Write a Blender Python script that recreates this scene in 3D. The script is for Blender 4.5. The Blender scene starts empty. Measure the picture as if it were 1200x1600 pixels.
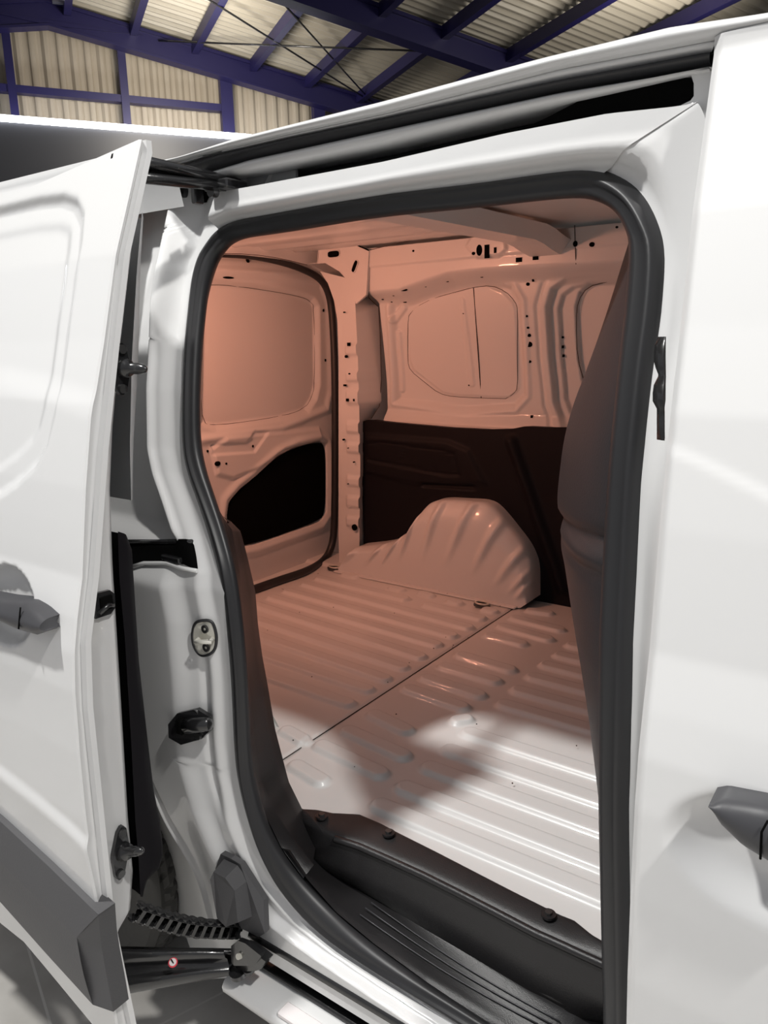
import bpy, math
import numpy as np
from mathutils import Matrix, Vector

# ------------------------------------------------------------------ camera, world, lights
sc = bpy.context.scene
col = sc.collection
FPX = 1200.0
def _n(v): return v/np.linalg.norm(v)
_vx = _n(np.array([-1700., 240., -FPX])); _vy = _n(np.array([900., 300., -FPX]))
_X = -_vx; _Y = _n(_vy-_X*(_vy@_X)); _Z = np.cross(_X, _Y)
R = np.array([_X, _Y, _Z])
CAM = np.array([0., -0.8, 1.5])
cam_data = bpy.data.cameras.new('camera'); cam = bpy.data.objects.new('camera', cam_data); col.objects.link(cam)
cam_data.sensor_fit = 'VERTICAL'; cam_data.sensor_height = 36; cam_data.sensor_width = 27; cam_data.lens = 27.0
cam_data.clip_start = .02; cam_data.clip_end = 200
M4 = Matrix([[*R[0], CAM[0]], [*R[1], CAM[1]], [*R[2], CAM[2]], [0, 0, 0, 1]])
cam.matrix_world = M4
sc.camera = cam
sc.view_settings.view_transform = 'Standard'; sc.view_settings.look = 'None'
sc.view_settings.exposure = 0.0; sc.view_settings.gamma = 1.0; sc.view_settings.use_curve_mapping = False
w = bpy.data.worlds.new('hall_air'); sc.world = w; w.use_nodes = True
bg = w.node_tree.nodes['Background']; bg.inputs[0].default_value = (.95, .96, 1, 1); bg.inputs[1].default_value = .36

def area(name, loc, target, power, size, color=(1, 1, 1), shape='DISK', size_y=None):
    d = bpy.data.lights.new(name, 'AREA'); d.energy = power; d.size = size; d.shape = shape; d.color = color
    if size_y: d.size_y = size_y
    o = bpy.data.objects.new(name, d); col.objects.link(o); o.location = loc
    o.rotation_euler = (Vector(target)-Vector(loc)).to_track_quat('-Z', 'Y').to_euler()
    return o
# two ceiling lamps of the hall: one behind the open door, one further along towards the van's nose
LA = np.array([-1.76, -1.34, 4.77]); area('ceiling_lamp', LA, (-.6, .4, .57), 160, .20, (1, .99, .96))
LB = np.array([1.83, -.60, 4.77]); area('ceiling_lamp', LB, (-1.0, .3, .57), 130, .18, (1, .98, .94))
# added fill lights, no real fittings, brightening the far gable and roof
area('gable_fill', (-12.0, 10.0, 6.2), (-15.5, 14, 7.5), 210, 1.2, (1, .93, .82))
area('gable_fill', (-4.0, 13.0, 5.6), (-6, 12, 8.5), 120, 1.5, (1, .93, .82))
# warm load-space lamp under the roof near the rear doors
pl = bpy.data.lights.new('load_space_lamp', 'SPOT'); pl.energy = 21; pl.color = (1, .40, .25); pl.shadow_soft_size = .05
pl.spot_size = math.radians(165); pl.spot_blend = 1
po = bpy.data.objects.new('load_space_lamp', pl); col.objects.link(po); po.location = (-1.72, .50, 1.66)
po.rotation_euler = (Vector((-1.75, 1.7, 1.25))-Vector(po.location)).to_track_quat('-Z', 'Y').to_euler()

# ------------------------------------------------------------------ helpers
def ray(px, py): return R@np.array([px-600, -(py-800), -FPX])/FPX
def P(px, py, x=None, y=None, z=None):
    r = ray(px, py)
    if x is not None: t = (x-CAM[0])/r[0]
    elif y is not None: t = (y-CAM[1])/r[1]
    else: t = (z-CAM[2])/r[2]
    return CAM+t*r
def PS(px, py, f, d=0.0):
    """point of the surface y = f(z) + d seen at a pixel"""
    y = f(1.0)+d
    for _ in range(25):
        q = P(px, py, y=y); y = .5*y+.5*(float(f(q[2]))+d)
    return P(px, py, y=y)
def mk(name, color, rough=.5, metal=0., coat=0., emit=None, es=0., bump=None, spec=.5, noise=None):
    m = bpy.data.materials.new(name); m.use_nodes = True; nt = m.node_tree; b = nt.nodes['Principled BSDF']
    b.inputs['Base Color'].default_value = (*color, 1); b.inputs['Roughness'].default_value = rough
    b.inputs['Metallic'].default_value = metal; b.inputs['Coat Weight'].default_value = coat
    b.inputs['Coat Roughness'].default_value = .04; b.inputs['Specular IOR Level'].default_value = spec
    if emit: b.inputs['Emission Color'].default_value = (*emit, 1); b.inputs['Emission Strength'].default_value = es
    if bump or noise:
        tc = nt.nodes.new('ShaderNodeTexCoord')
    if bump:
        sc_, st = bump
        n = nt.nodes.new('ShaderNodeTexNoise'); n.inputs['Scale'].default_value = sc_; n.inputs['Detail'].default_value = 3
        bp = nt.nodes.new('ShaderNodeBump'); bp.inputs['Strength'].default_value = st; bp.inputs['Distance'].default_value = .002
        nt.links.new(tc.outputs['Object'], n.inputs['Vector']); nt.links.new(n.outputs['Fac'], bp.inputs['Height'])
        nt.links.new(bp.outputs['Normal'], b.inputs['Normal'])
    if noise:
        sc_, c2 = noise
        n = nt.nodes.new('ShaderNodeTexNoise'); n.inputs['Scale'].default_value = sc_; n.inputs['Detail'].default_value = 6
        mx = nt.nodes.new('ShaderNodeMix'); mx.data_type = 'RGBA'
        mx.inputs['A'].default_value = (*color, 1); mx.inputs['B'].default_value = (*c2, 1)
        nt.links.new(tc.outputs['Object'], n.inputs['Vector']); nt.links.new(n.outputs['Fac'], mx.inputs['Factor'])
        nt.links.new(mx.outputs['Result'], b.inputs['Base Color'])
    return m
WHITE = mk('white_paint', (.74, .74, .74), .28, coat=.6)
INNER = mk('white_inner_paint', (.77, .76, .75), .36, coat=.3)
RUB = mk('black_rubber', (.022, .022, .024), .42)
PLAS = mk('black_plastic', (.018, .017, .018), .36, bump=(700, .22))
PANEL = mk('dark_grey_plastic', (.022, .022, .025), .46, bump=(300, .15))
TRIM = mk('black_lining', (.006, .005, .007), .6, spec=.2)
CLAD = mk('grey_cladding', (.075, .074, .078), .55, bump=(300, .2))
HAND = mk('grey_handle', (.05, .05, .055), .38)
VOID = mk('dark_opening', (.003, .003, .003), .9, spec=.05)
SEAM = mk('seam_sealant', (.05, .035, .03), .7)
METB = mk('black_metal', (.015, .015, .016), .25, coat=.5, bump=(60, .3))
STEEL = mk('zinc_steel', (.80, .78, .70), .35, metal=.35)
DSTEEL = mk('dark_steel', (.12, .12, .12), .35, metal=.8)
TYRE = mk('tyre_rubber', (.04, .039, .037), .7, bump=(80, .4))
LINER = mk('grey_liner', (.60, .60, .58), .5)
RED = mk('red_sticker', (.75, .05, .08), .5)
STK = mk('sticker_white', (.85, .8, .8), .5)
CHAN = mk('grey_channel_paint', (.58, .59, .60), .4)
BLUE = mk('blue_steel_paint', (.008, .006, .055), .45)
CLADH = mk('beige_sheet', (.36, .31, .25), .55, noise=(1.2, (.30, .26, .20)))
ROOFM = mk('roof_sheet', (.40, .37, .31), .5, noise=(.8, (.30, .27, .22)))
DARKW = mk('dark_partition', (.055, .057, .068), .45)
LED = mk('led_light', (1, 1, 1), .5, emit=(.95, .97, 1), es=9)
LAMPW = mk('lamp_face', (.8, .78, .9), .4, emit=(1, .95, 1), es=1.6)

def tagp(o, **k):
    for a, b in k.items(): o[a] = b
    return o
class MB:
    def __init__(s): s.v = []; s.f = []; s.m = []; s.s = []; s.n = 0
    def add(s, V, F, mi=0, smooth=True):
        V = np.asarray(V, float).reshape(-1, 3)
        s.v.append(V)
        for f in F: s.f.append(tuple(int(i)+s.n for i in f)); s.m.append(mi); s.s.append(smooth)
        s.n += len(V); return s
    def grid(s, G, mi=0, closed_u=False, closed_v=False, mask=None, smooth=True):
        G = np.asarray(G, float); a, b = G.shape[:2]; F = []
        for i in range(a if closed_u else a-1):
            for j in range(b if closed_v else b-1):
                if mask is not None and not mask[i, j]: continue
                i2 = (i+1) % a; j2 = (j+1) % b
                F.append((i*b+j, i*b+j2, i2*b+j2, i2*b+j))
        return s.add(G.reshape(-1, 3), F, mi, smooth)
    def loft(s, rows, n=40, mi=0, smooth=True, sub=1):
        G = [resample(r, n) for r in rows]
        return s.grid(np.array(G), mi, smooth=smooth)
    def tube(s, path, r, k=10, mi=0, closed=False, caps=True):
        p = np.asarray(path, float); m = len(p); rr = np.full(m, r) if np.isscalar(r) else np.asarray(r, float)
        if closed: t = np.roll(p, -1, 0)-np.roll(p, 1, 0)
        else: t = np.gradient(p, axis=0)
        t /= np.linalg.norm(t, axis=1)[:, None]+1e-12
        ref = np.array([0, 0, 1.]) if abs(t[0][2]) < .9 else np.array([1., 0, 0])
        G = []; u = _n(np.cross(t[0], ref))
        for i in range(m):
            u = u-t[i]*(u@t[i]); u = _n(u); v = np.cross(t[i], u)
            a = np.linspace(0, 2*math.pi, k, endpoint=False)
            G.append(p[i]+rr[i]*(np.cos(a)[:, None]*u+np.sin(a)[:, None]*v))
        base = s.n
        s.grid(np.array(G), mi, closed_u=closed, closed_v=True)
        if caps and not closed:
            s.f.append(tuple(base+j for j in range(k))[::-1]); s.m.append(mi); s.s.append(False)
            s.f.append(tuple(base+(m-1)*k+j for j in range(k))); s.m.append(mi); s.s.append(False)
        return s
    def box(s, c, d, mi=0, rot=None, bev=0.0):
        c = np.asarray(c, float); h = np.asarray(d, float)/2
        if bev > 0:
            # chamfered box: three nested slabs
            V = []
            for sx in (-1, 1):
                for sy in (-1, 1):
                    for sz in (-1, 1):
                        V += [(sx*h[0], sy*(h[1]-bev), sz*(h[2]-bev)), (sx*(h[0]-bev), sy*h[1], sz*(h[2]-bev)), (sx*(h[0]-bev), sy*(h[1]-bev), sz*h[2])]
            V = np.array(V)
            I = lambda a, b, c_, k: ((a*2+b)*2+c_)*3+k
            F = []
            for q in (0, 1):
                F.append([I(q, 0, 0, 0), I(q, 1, 0, 0), I(q, 1, 1, 0), I(q, 0, 1, 0)][::(1 if q else -1)])
                F.append([I(0, q, 0, 1), I(1, q, 0, 1), I(1, q, 1, 1), I(0, q, 1, 1)][::(-1 if q else 1)])
                F.append([I(0, 0, q, 2), I(1, 0, q, 2), I(1, 1, q, 2), I(0, 1, q, 2)][::(1 if q else -1)])
            for a in (0, 1):
                for b in (0, 1):
                    F.append([I(a, b, 0, 0), I(a, b, 1, 0), I(a, b, 1, 1), I(a, b, 0, 1)])
                    F.append([I(a, 0, b, 0), I(a, 1, b, 0), I(a, 1, b, 2), I(a, 0, b, 2)])
                    F.append([I(0, a, b, 1), I(1, a, b, 1), I(1, a, b, 2), I(0, a, b, 2)])
                    for d_ in (0, 1): F.append([I(a, b, d_, 0), I(a, b, d_, 1), I(a, b, d_, 2)])
        else:
            V = np.array([(x*h[0], y*h[1], z*h[2]) for x in (-1, 1) for y in (-1, 1) for z in (-1, 1)])
            F = [(0, 1, 3, 2), (4, 6, 7, 5), (0, 4, 5, 1), (2, 3, 7, 6), (0, 2, 6, 4), (1, 5, 7, 3)]
        if rot is not None: V = V@np.asarray(rot).T
        return s.add(V+c, F, mi, False)
    def prism(s, poly, ex, mi=0, side=None, smooth=False):
        """polygon (Nx3) extruded by the vector ex"""
        p = np.asarray(poly, float); n = len(p); V = np.vstack([p, p+np.asarray(ex, float)])
        F = [tuple(range(n))[::-1], tuple(range(n, 2*n))]
        s.add(V, F, mi, False)
        base = s.n-2*n
        for i in range(n):
            s.f.append((base+i, base+(i+1) % n, base+n+(i+1) % n, base+n+i)); s.m.append(mi if side is None else side); s.s.append(smooth)
        return s
    def flat(s, poly, mi=0):
        return s.add(poly, [tuple(range(len(poly)))], mi, False)
    def disc(s, c, r, nrm, mi=0, th=.0015, k=16, rx=None, ax=None):
        nrm = _n(np.asarray(nrm, float)); a = np.cross(nrm, (0, 0, 1.)) if abs(nrm[2]) < .9 else np.array([1., 0, 0])
        if ax is not None: a = np.asarray(ax, float); a = a-nrm*(a@nrm)
        a = _n(a); b = np.cross(nrm, a); t = np.linspace(0, 2*math.pi, k, endpoint=False); rx = rx or r
        pts = np.asarray(c)+rx*np.cos(t)[:, None]*a+r*np.sin(t)[:, None]*b
        return s.prism(pts-nrm*th, nrm*th*2, mi)
    def build(s, name, mats, parent=None, **props):
        me = bpy.data.meshes.new(name)
        V = np.vstack(s.v); me.from_pydata(V.tolist(), [], s.f); me.update()
        mats = mats if isinstance(mats, (list, tuple)) else [mats]
        for m in mats: me.materials.append(m)
        me.polygons.foreach_set('material_index', s.m); me.polygons.foreach_set('use_smooth', s.s)
        me.validate(); me.update()
        o = bpy.data.objects.new(name, me); col.objects.link(o)
        if parent: o.parent = parent
        for k_, v_ in props.items(): o[k_] = v_
        return o
def resample(pts, n):
    p = np.asarray(pts, float); d = np.r_[0, np.cumsum(np.linalg.norm(np.diff(p, axis=0), axis=1))]
    t = np.linspace(0, d[-1], n)
    return np.array([np.interp(t, d, p[:, k]) for k in range(3)]).T
def smooth_path(pts, it=2, closed=False):
    p = np.asarray(pts, float)
    for _ in range(it):
        q = []
        m = len(p)
        if not closed: q.append(p[0])
        for i in range(m if closed else m-1):
            a, b = p[i], p[(i+1) % m]; q += [a*.75+b*.25, a*.25+b*.75]
        if not closed: q.append(p[-1])
        p = np.array(q)
    return p
def smooth_rows(rows, it=2):
    p = np.array(rows)
    for _ in range(it):
        q = [p[0]]
        for i in range(len(p)-1): q += [p[i]*.75+p[i+1]*.25, p[i]*.25+p[i+1]*.75]
        q.append(p[-1]); p = np.array(q)
    return p
def sst(x): x = np.clip(x, 0, 1); return x*x*(3-2*x)
def sdf(X, Y, poly):
    """signed distance, negative inside"""
    p = np.asarray(poly, float); n = len(p); d = np.full(X.shape, 1e9); ins = np.zeros(X.shape, bool)
    for i in range(n):
        a = p[i]; b = p[(i+1) % n]; e = b-a; wx = X-a[0]; wy = Y-a[1]
        t = np.clip((wx*e[0]+wy*e[1])/(e@e+1e-15), 0, 1)
        d = np.minimum(d, np.hypot(wx-e[0]*t, wy-e[1]*t))
        c = (a[1] > Y) != (b[1] > Y)
        if abs(e[1]) > 1e-12: ins ^= c & (X < a[0]+(Y-a[1])/e[1]*e[0])
    return np.where(ins, -d, d)
def seg(X, Y, a, b):
    a = np.asarray(a, float); b = np.asarray(b, float); e = b-a; t = np.clip(((X-a[0])*e[0]+(Y-a[1])*e[1])/(e@e+1e-15), 0, 1)
    return np.hypot(X-a[0]-e[0]*t, Y-a[1]-e[1]*t)
def empty(name, loc=(0, 0, 0), parent=None, **props):
    o = bpy.data.objects.new(name, None); col.objects.link(o); o.location = loc; o.empty_display_size = .1
    if parent: o.parent = parent
    for k_, v_ in props.items(): o[k_] = v_
    return o

# ------------------------------------------------------------------ hall (structure)
UH = _n(np.array([.51, .86, 0.])); NH = _n(np.array([-.86, .51, 0.])); SH = 20/12.
def H(u, d, z):  # hall frame: u along the gable wall, d distance from here, z height (12 m model scaled to 20 m)
    return CAM+SH*((u+.688)*UH+d*NH+np.array([0, 0, z-1.5]))
FZ = 1.5-1.5/SH
def hallbox(mb, u0, u1, d0, d1, z0, z1, mi=0, slope=0.0):
    V = [H(u, d, z+slope*(u)) for u in (u0, u1) for d in (d0, d1) for z in (z0, z1)]
    return mb.add(V, [(0, 1, 3, 2), (4, 6, 7, 5), (0, 4, 5, 1), (2, 3, 7, 6), (0, 2, 6, 4), (1, 5, 7, 3)], mi, False)
# floor: grey stone tiles
fm = mk('floor_tiles', (.40, .39, .37), .35)
nt = fm.node_tree; b = nt.nodes['Principled BSDF']; tc = nt.nodes.new('ShaderNodeTexCoord')
br = nt.nodes.new('ShaderNodeTexBrick'); br.offset = 0; br.inputs['Scale'].default_value = 1.0
br.inputs['Brick Width'].default_value = 1.2; br.inputs['Row Height'].default_value = .6; br.inputs['Mortar Size'].default_value = .003
n1 = nt.nodes.new('ShaderNodeTexNoise'); n1.inputs['Scale'].default_value = 5; n1.inputs['Detail'].default_value = 8
cr = nt.nodes.new('ShaderNodeValToRGB'); cr.color_ramp.elements[0].color = (.50, .48, .45, 1); cr.color_ramp.elements[1].color = (.68, .66, .63, 1)
cr.color_ramp.elements[0].position = .3; cr.color_ramp.elements[1].position = .7
mp = nt.nodes.new('ShaderNodeMapping'); mp.inputs['Rotation'].default_value = (0, 0, .35)
nt.links.new(tc.outputs['Object'], n1.inputs['Vector']); nt.links.new(tc.outputs['Object'], mp.inputs['Vector']); nt.links.new(mp.outputs['Vector'], br.inputs['Vector'])
nt.links.new(n1.outputs['Fac'], cr.inputs['Fac']); nt.links.new(cr.outputs['Color'], br.inputs['Color1']); nt.links.new(cr.outputs['Color'], br.inputs['Color2'])
br.inputs['Mortar'].default_value = (.75, .73, .70, 1); nt.links.new(br.outputs['Color'], b.inputs['Base Color'])
mb = MB(); mb.box((-5, 6, -.05), (50, 50, .1)); mb.build('floor', fm, kind='structure')
# gable wall: corrugated sheet above a dark partition
def zroof(u): return 5.75-.17*np.abs(u+.15)
mb = MB(); us = np.linspace(-6, 12, 900); ph = (us/.17) % 1
rib = np.where(ph < .25, sst(ph/.25), np.where(ph < .5, 1, np.where(ph < .75, 1-sst((ph-.5)/.25), 0)))*.035
G = [[H(u, 12+r_, z if z < 9 else zroof(u)+.1) for u, r_ in zip(us, rib)] for z in (3.9, 9.)]
mb.grid(np.array(G), smooth=False); mb.build('wall_back', CLADH, kind='structure')
mb = MB(); hallbox(mb, -8, 12, 11.55, 11.7, FZ+0.002, 4.20); mb.build('wall_partition', DARKW, kind='structure')
mb = MB(); hallbox(mb, -8, 3.2, 11.50, 11.6, 4.215, 4.275); mb.build('led_strip', LED, label='long glowing white light strip running along the top of the dark partition', category='light strip')
# roof sheets: corrugated, running down the slope
for sgn, nm in ((1, 'ceiling'), (-1, 'ceiling')):
    mb = MB(); ds = np.arange(2.0, 12.05, .02); ph = (ds/.13) % 1
    rb = np.where(ph < .3, sst(ph/.3), np.where(ph < .6, 1, np.where(ph < .8, 1-sst((ph-.6)/.2), 0)))*.04
    uu = [-.15, 12] if sgn > 0 else [-.15, -7]
    G = [[H(u, d, zroof(u)+r_) for d, r_ in zip(ds, rb)] for u in uu]
    mb.grid(np.array(G), smooth=False); mb.build(nm, ROOFM, kind='structure')
# steel: posts, girt, rafters, purlins
for u in (-2.05, -.66, .73, 2.12, 3.5):
    mb = MB(); wd = .05 if u < 2 else .085
    hallbox(mb, u-wd, u+wd, 11.80, 11.93, 3.9, float(zroof(u))-.15); mb.build('steel_post', BLUE, kind='structure')
mb = MB(); hallbox(mb, -6, 2.12, 11.82, 11.95, 4.63, 4.72); mb.build('steel_girt', BLUE, kind='structure')
def rafter(d0, d1, dep):
    mb = MB()
    for s_, ue in ((1, 12), (-1, -7)):
        for (za, zb, e) in ((-dep, -dep+.03, .0), (-.09, -.05, .0), (-dep+.02, -.06, .035)):
            V = [H(u, d, float(zroof(u))+z) for u in (-.15, ue) for d in (d0+e, d1-e) for z in (za, zb)]
            mb.add(V, [(0, 1, 3, 2), (4, 6, 7, 5), (0, 4, 5, 1), (2, 3, 7, 6), (0, 2, 6, 4), (1, 5, 7, 3)], 0, False)
    # haunch at the ridge
    mb.add([H(u, d, z) for u, z in ((-1.1, 5.5), (1.0, 5.42), (-.15, 5.40)) for d in (d0+.02, d1-.02)], [(0, 2, 4), (1, 5, 3), (0, 1, 3, 2), (2, 3, 5, 4), (4, 5, 1, 0)], 0, False)
    mb.build('steel_rafter', BLUE, kind='structure')
rafter(11.62, 11.80, .36); rafter(8.9, 9.1, .33)
for u in (.09, .89, 1.68, 2.48, 3.28, 4.08, 4.97, 5.85, 6.7, 7.5, -.75, -1.55, -2.35):
    mb = MB(); z = float(zroof(u)); hallbox(mb, u-.045, u+.045, 2.0, 11.7, z-.17, z-.03); mb.build('steel_purlin', BLUE, kind='structure')
for a, b_ in (((2.0, 9.1, 5.20), (4.3, 11.6, 4.85)), ((4.3, 9.1, 4.80), (1.2, 11.6, 5.36)), ((.2, 9.1, 5.5), (4.2, 11.5, 4.86))):
    mb = MB(); mb.tube([H(*a), H(*b_)], .02, 6); mb.build('tie_rod', METB, kind='structure')
fl = empty('flood_light', tuple(H(.03, 11.45, 5.70)), label='small square floodlight fixed to the blue gable beam at the ridge', category='floodlight')
mb = MB(); 
def hb(mb, c, du, dd, dz, mi=0):
    V = [du*a*UH+dd*b_*NH+np.array([0, 0, dz*c_]) for a in (-1, 1) for b_ in (-1, 1) for c_ in (-1, 1)]
    return mb.add(np.array(V)+c, [(0, 1, 3, 2), (4, 6, 7, 5), (0, 4, 5, 1), (2, 3, 7, 6), (0, 2, 6, 4), (1, 5, 7, 3)], mi, False)
hb(mb, -NH*.0, .19, .07, .17); mb.build('housing', mk('lamp_housing', (.07, .07, .09), .5), fl)
mb = MB(); hb(mb, -NH*.075, .14, .008, .12); mb.build('lamp_lens', LAMPW, fl)
mb = MB(); hb(mb, NH*.08+np.array([0, 0, .0]), .03, .1, .03); mb.build('bracket', BLUE, fl)

# ------------------------------------------------------------------ van
van = empty('cargo_van', (-.6, .9, 0), label='white panel van with its side door slid open to the empty load space', category='van')
van_inv = Vector((.6, -.9, 0))
class VB(MB):
    """mesh in scene coordinates, parented to the van or one of its parts"""
    def build(s, name, mats, parent=None, **props):
        o = MB.build(s, name, mats, None, **props); p = parent or van
        o.parent = p
        if p is van: o.location = van_inv
        elif p.type == 'EMPTY' and p.parent is None: o.location = -p.location
        return o
zz = np.array([.30, .42, .60, .70, .78, .89, .99, 1.05, 1.10, 1.16, 1.29, 1.41, 1.50, 1.62, 1.71, 1.79])
dd = np.array([-.215, -.222, -.227, -.230, -.232, -.229, -.223, -.216, -.204, -.188, -.165, -.140, -.114, -.078, -.045, -.005])
def dprof(z): return np.interp(z, zz, np.convolve(np.r_[dd[0], dd, dd[-1]], [.2, .6, .2], 'valid'))
def skin(z): return dprof(z)+.18
def sealy(z): return np.maximum(skin(z)+.085, .055)+.03*sst((.62-np.asarray(z, float))/.25)

# ---- door opening seal
PAIRS = [((1037,390),(997,385)),((1025,350),(990,350)),((1000,305),(975,327)),((970,280),(950,312)),((930,265),(920,306)),((880,266),(870,308)),
((750,285),(750,322)),((600,302),(600,336)),((500,319),(500,353)),((420,334),(430,364)),((368,343),(390,369)),((340,358),(362,381)),((320,384),(346,400)),
((308,406),(336,420)),((298,444),(325,462)),((292,500),(320,505)),((287,550),(316,550)),((284,633),(312,633)),((285,700),(314,695)),((293,740),(322,735)),
((310,787),(338,785)),((327,837),(352,830)),((343,897),(368,890)),((355,983),(380,980)),((362,1067),(386,1060)),((366,1167),(391,1160)),((371,1217),(397,1207)),
((387,1283),(413,1270)),((410,1340),(440,1325)),((442,1392),(474,1372)),((496,1452),(525,1425)),((557,1499),(585,1475)),((641,1555),(668,1535)),((711,1600),(735,1580)),
((830,1678),(850,1655)),((900,1725),(900,1690)),((960,1740),(940,1690)),((985,1700),(955,1660)),((987,1600),(957,1600)),((985,1450),(953,1450)),((982,1262),(949,1262)),
((986,1150),(948,1150)),((989,1000),(948,1000)),((994,898),(953,898)),((1001,750),(962,750)),((1010,660),(970,660)),((1019,570),(979,570)),((1032,480),(988,480))]
so = np.array([PS(*a, sealy, .0) for a, b_ in PAIRS]); si = np.array([PS(*b_, sealy, .025) for a, b_ in PAIRS])
so_raw = so.copy()
so2 = smooth_path(so, 2, True); si2 = smooth_path(si, 2, True)
mid = (so2+si2)/2; half = (si2-so2)/2
G = []
for i in range(len(mid)):
    t = _n(mid[(i+1) % len(mid)]-mid[i-1]); h_ = half[i]; hn = np.linalg.norm(h_); e = _n(np.cross(t, h_)); e = e if e[1] < 0 else -e
    row = []
    for a in np.linspace(0, 2*math.pi, 20, endpoint=False):
        c_, s_ = math.cos(a), math.sin(a)
        ca = np.sign(c_)*abs(c_)**.8
        bump = .022*np.sign(s_)*abs(s_)**.75
        if s_ > 0: bump *= (1.0-.35*math.exp(-((ca+.35)/.12)**2))   # soft furrow along the tube
        row.append(mid[i]+h_*ca*1.03+e*bump)
    G.append(row)
mb = VB(); mb.grid(np.array(G), closed_u=True, closed_v=True); mb.build('door_seal', RUB)

# ---- rear jamb (white pressing left of the opening)
L = so_raw[9:35]   # from the top-left corner down to the sill
left = L[6:]        # from the widest point downwards (x single valued in z)
zs_l = left[:, 2][::-1]; xs_l = left[:, 0][::-1]
zs_u = so_raw[10:17][:, 2][::-1]; xs_u = so_raw[10:17][:, 0][::-1]
zmost = so_raw[np.argmin(so_raw[:, 0])][2]; xmost = so_raw[:, 0].min()
def xR(z):
    allz = np.r_[zs_l, zs_u]; allx = np.r_[xs_l, xs_u]; o = np.argsort(allz); return np.interp(z, allz[o], allx[o])
arch = np.array([PS(*p, sealy, -.038) for p in ((205,1160),(242,1254),(280,1342),(317,1427),(345,1490),(372,1540))])
def xL(z): return np.where(z > arch[0][2], -1.27-.20*sst((z-arch[0][2])/.08), np.interp(z, arch[::-1, 2], arch[::-1, 0]))
zb0 = .352
Z = np.r_[np.linspace(zb0, 1.77, 240)]; A = np.linspace(0, 1, 150)
XL = xL(Z); XRr = np.minimum(xR(Z)+.012, -.2); XRr = XRr-.010*(Z > 1.5)
X = XL[:, None]+(XRr-XL)[:, None]*A[None, :]; ZZ = np.repeat(Z[:, None], len(A), 1)
def jamb(X, ZZ):
    s = xR(np.minimum(ZZ, 1.66))-X
    y = sealy(ZZ)-.016*sst((s-.018)/.03)-.022*sst((s-.07)/.05)*sst((1.12-ZZ)/.06)
    s0 = s; s = xR(np.minimum(ZZ, 1.50))-X
    up = sst((ZZ-1.13)/.04)                                              # set back above the belt shoulder, with an upright fold
    y += (-.014*np.exp(-((s-.062)/.008)**2)+.024*sst((s-.072)/.014))*up
    y -= .022*np.exp(-((s-.050)/.014)**2)*sst((ZZ-1.46)/.12)
    s = s0
    y += .012*np.exp(-((s-.055)/.012)**2)*sst((1.02-ZZ)/.1)*sst((ZZ-.6)/.1)
    y += .018*np.exp(-(((X+1.10)/.05)**2+((ZZ-.50)/.13)**2))
    y += .010*np.exp(-((X-xL(ZZ)-.012)/.007)**2)*(ZZ < .72)             # wheel-arch lip groove
    return y
YY = jamb(X, ZZ)
mb = VB(); mb.grid(np.dstack([X, YY, ZZ]))
# pale return flange behind the arch lip
fl0 = np.array([PS(*p, sealy, -.034) for p in ((205,1160),(242,1254),(280,1342),(317,1427),(345,1490),(372,1540))])
fl1 = np.array([PS(*p, sealy, .03) for p in ((200,1165),(236,1240),(255,1345),(277,1424),(297,1482),(325,1530))])
f0 = resample(fl0, 40)+[.022, .030, 0]; f1 = resample(fl1, 40); mb.grid(np.array([f0, f0*.6+f1*.4+[0, .008, 0], f1, f1+[-.004, .05, 0]]))
# folded return of the wheel arch edge
mb.grid(np.array([[[x, y, z] for x, y, z in zip(X[:, 0], YY[:, 0], Z)], [[x-.004, y+.03, z-.004] for x, y, z in zip(X[:, 0], YY[:, 0], Z)]]))
jm = mb.build('rear_door_jamb', WHITE, label='white stepped pressing behind the opening')

# ---- strips above the opening and along the roof edge
def row(pts, y): return [P(px, py, y=y) for px, py in pts]
r_seal = [so_raw[i]+np.array([0, .004, -.012]) for i in range(11, 3, -1)]
top_lip = [(338,302),(345,300),(390,292),(600,253),(790,209),(950,178),(1065,166),(1090,160)]
mb = VB()
n = 60
lip = resample(row(top_lip, .19), n); sealr = resample(r_seal, n)
# start and end aligned with the left corner and the right jamb
base = []
for k in np.linspace(0, 1, 12):
    rr = sealr*(1-k)+lip*k
    gk = float(sst((k-.12)/.30)); rr[:, 1] = sealy(rr[:, 2])*(1-gk)+.176*gk+.012*k*gk
    base.append(rr)
mb.grid(np.array(base))
lip2 = lip.copy(); lip2[:, 1] += .05; lip2[:, 2] -= .006
lipA = base[-1]
mb.grid(np.array([lipA, lip2]))
mb.build('upper_frame', WHITE)
# right part of the frame: closing the corner towards the front door edge
zt0 = P(1093, 160, y=.172)[2]
rj = [so_raw[i] for i in (4, 3, 2, 1, 0, 47, 46, 45, 44, 43, 42, 41, 40, 39, 38, 37)]
xd = -.225
def xdoor(z): return np.interp(z, [.6, 1.38, 1.8], [-.212, -.232, -.246])
mb = VB(); rows = []; w0 = 1-sst(np.arange(80)/34)
edge = [np.array([xd, skin(min(max(p[2], .3), 1.8))+.012, (zt0*(1-i/7)+rj[7][2]*(i/7)) if i < 7 else p[2]]) for i, p in enumerate(rj)]
rjr = resample(rj, 80); dj = np.r_[0, np.cumsum(np.linalg.norm(np.diff(np.array(rj), axis=0), axis=1))]; ez_ = np.interp(np.linspace(0, dj[-1], 80), dj, [e[2] for e in edge])
er = np.array([[float(xdoor(z))+.018, skin(z)+.022, z] for z in ez_]); wl_ = (1-sst(np.arange(80)/10))[:, None]; er = er*(1-wl_)+(lipA[-1]+[.0, .0, -.001])*wl_
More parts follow.
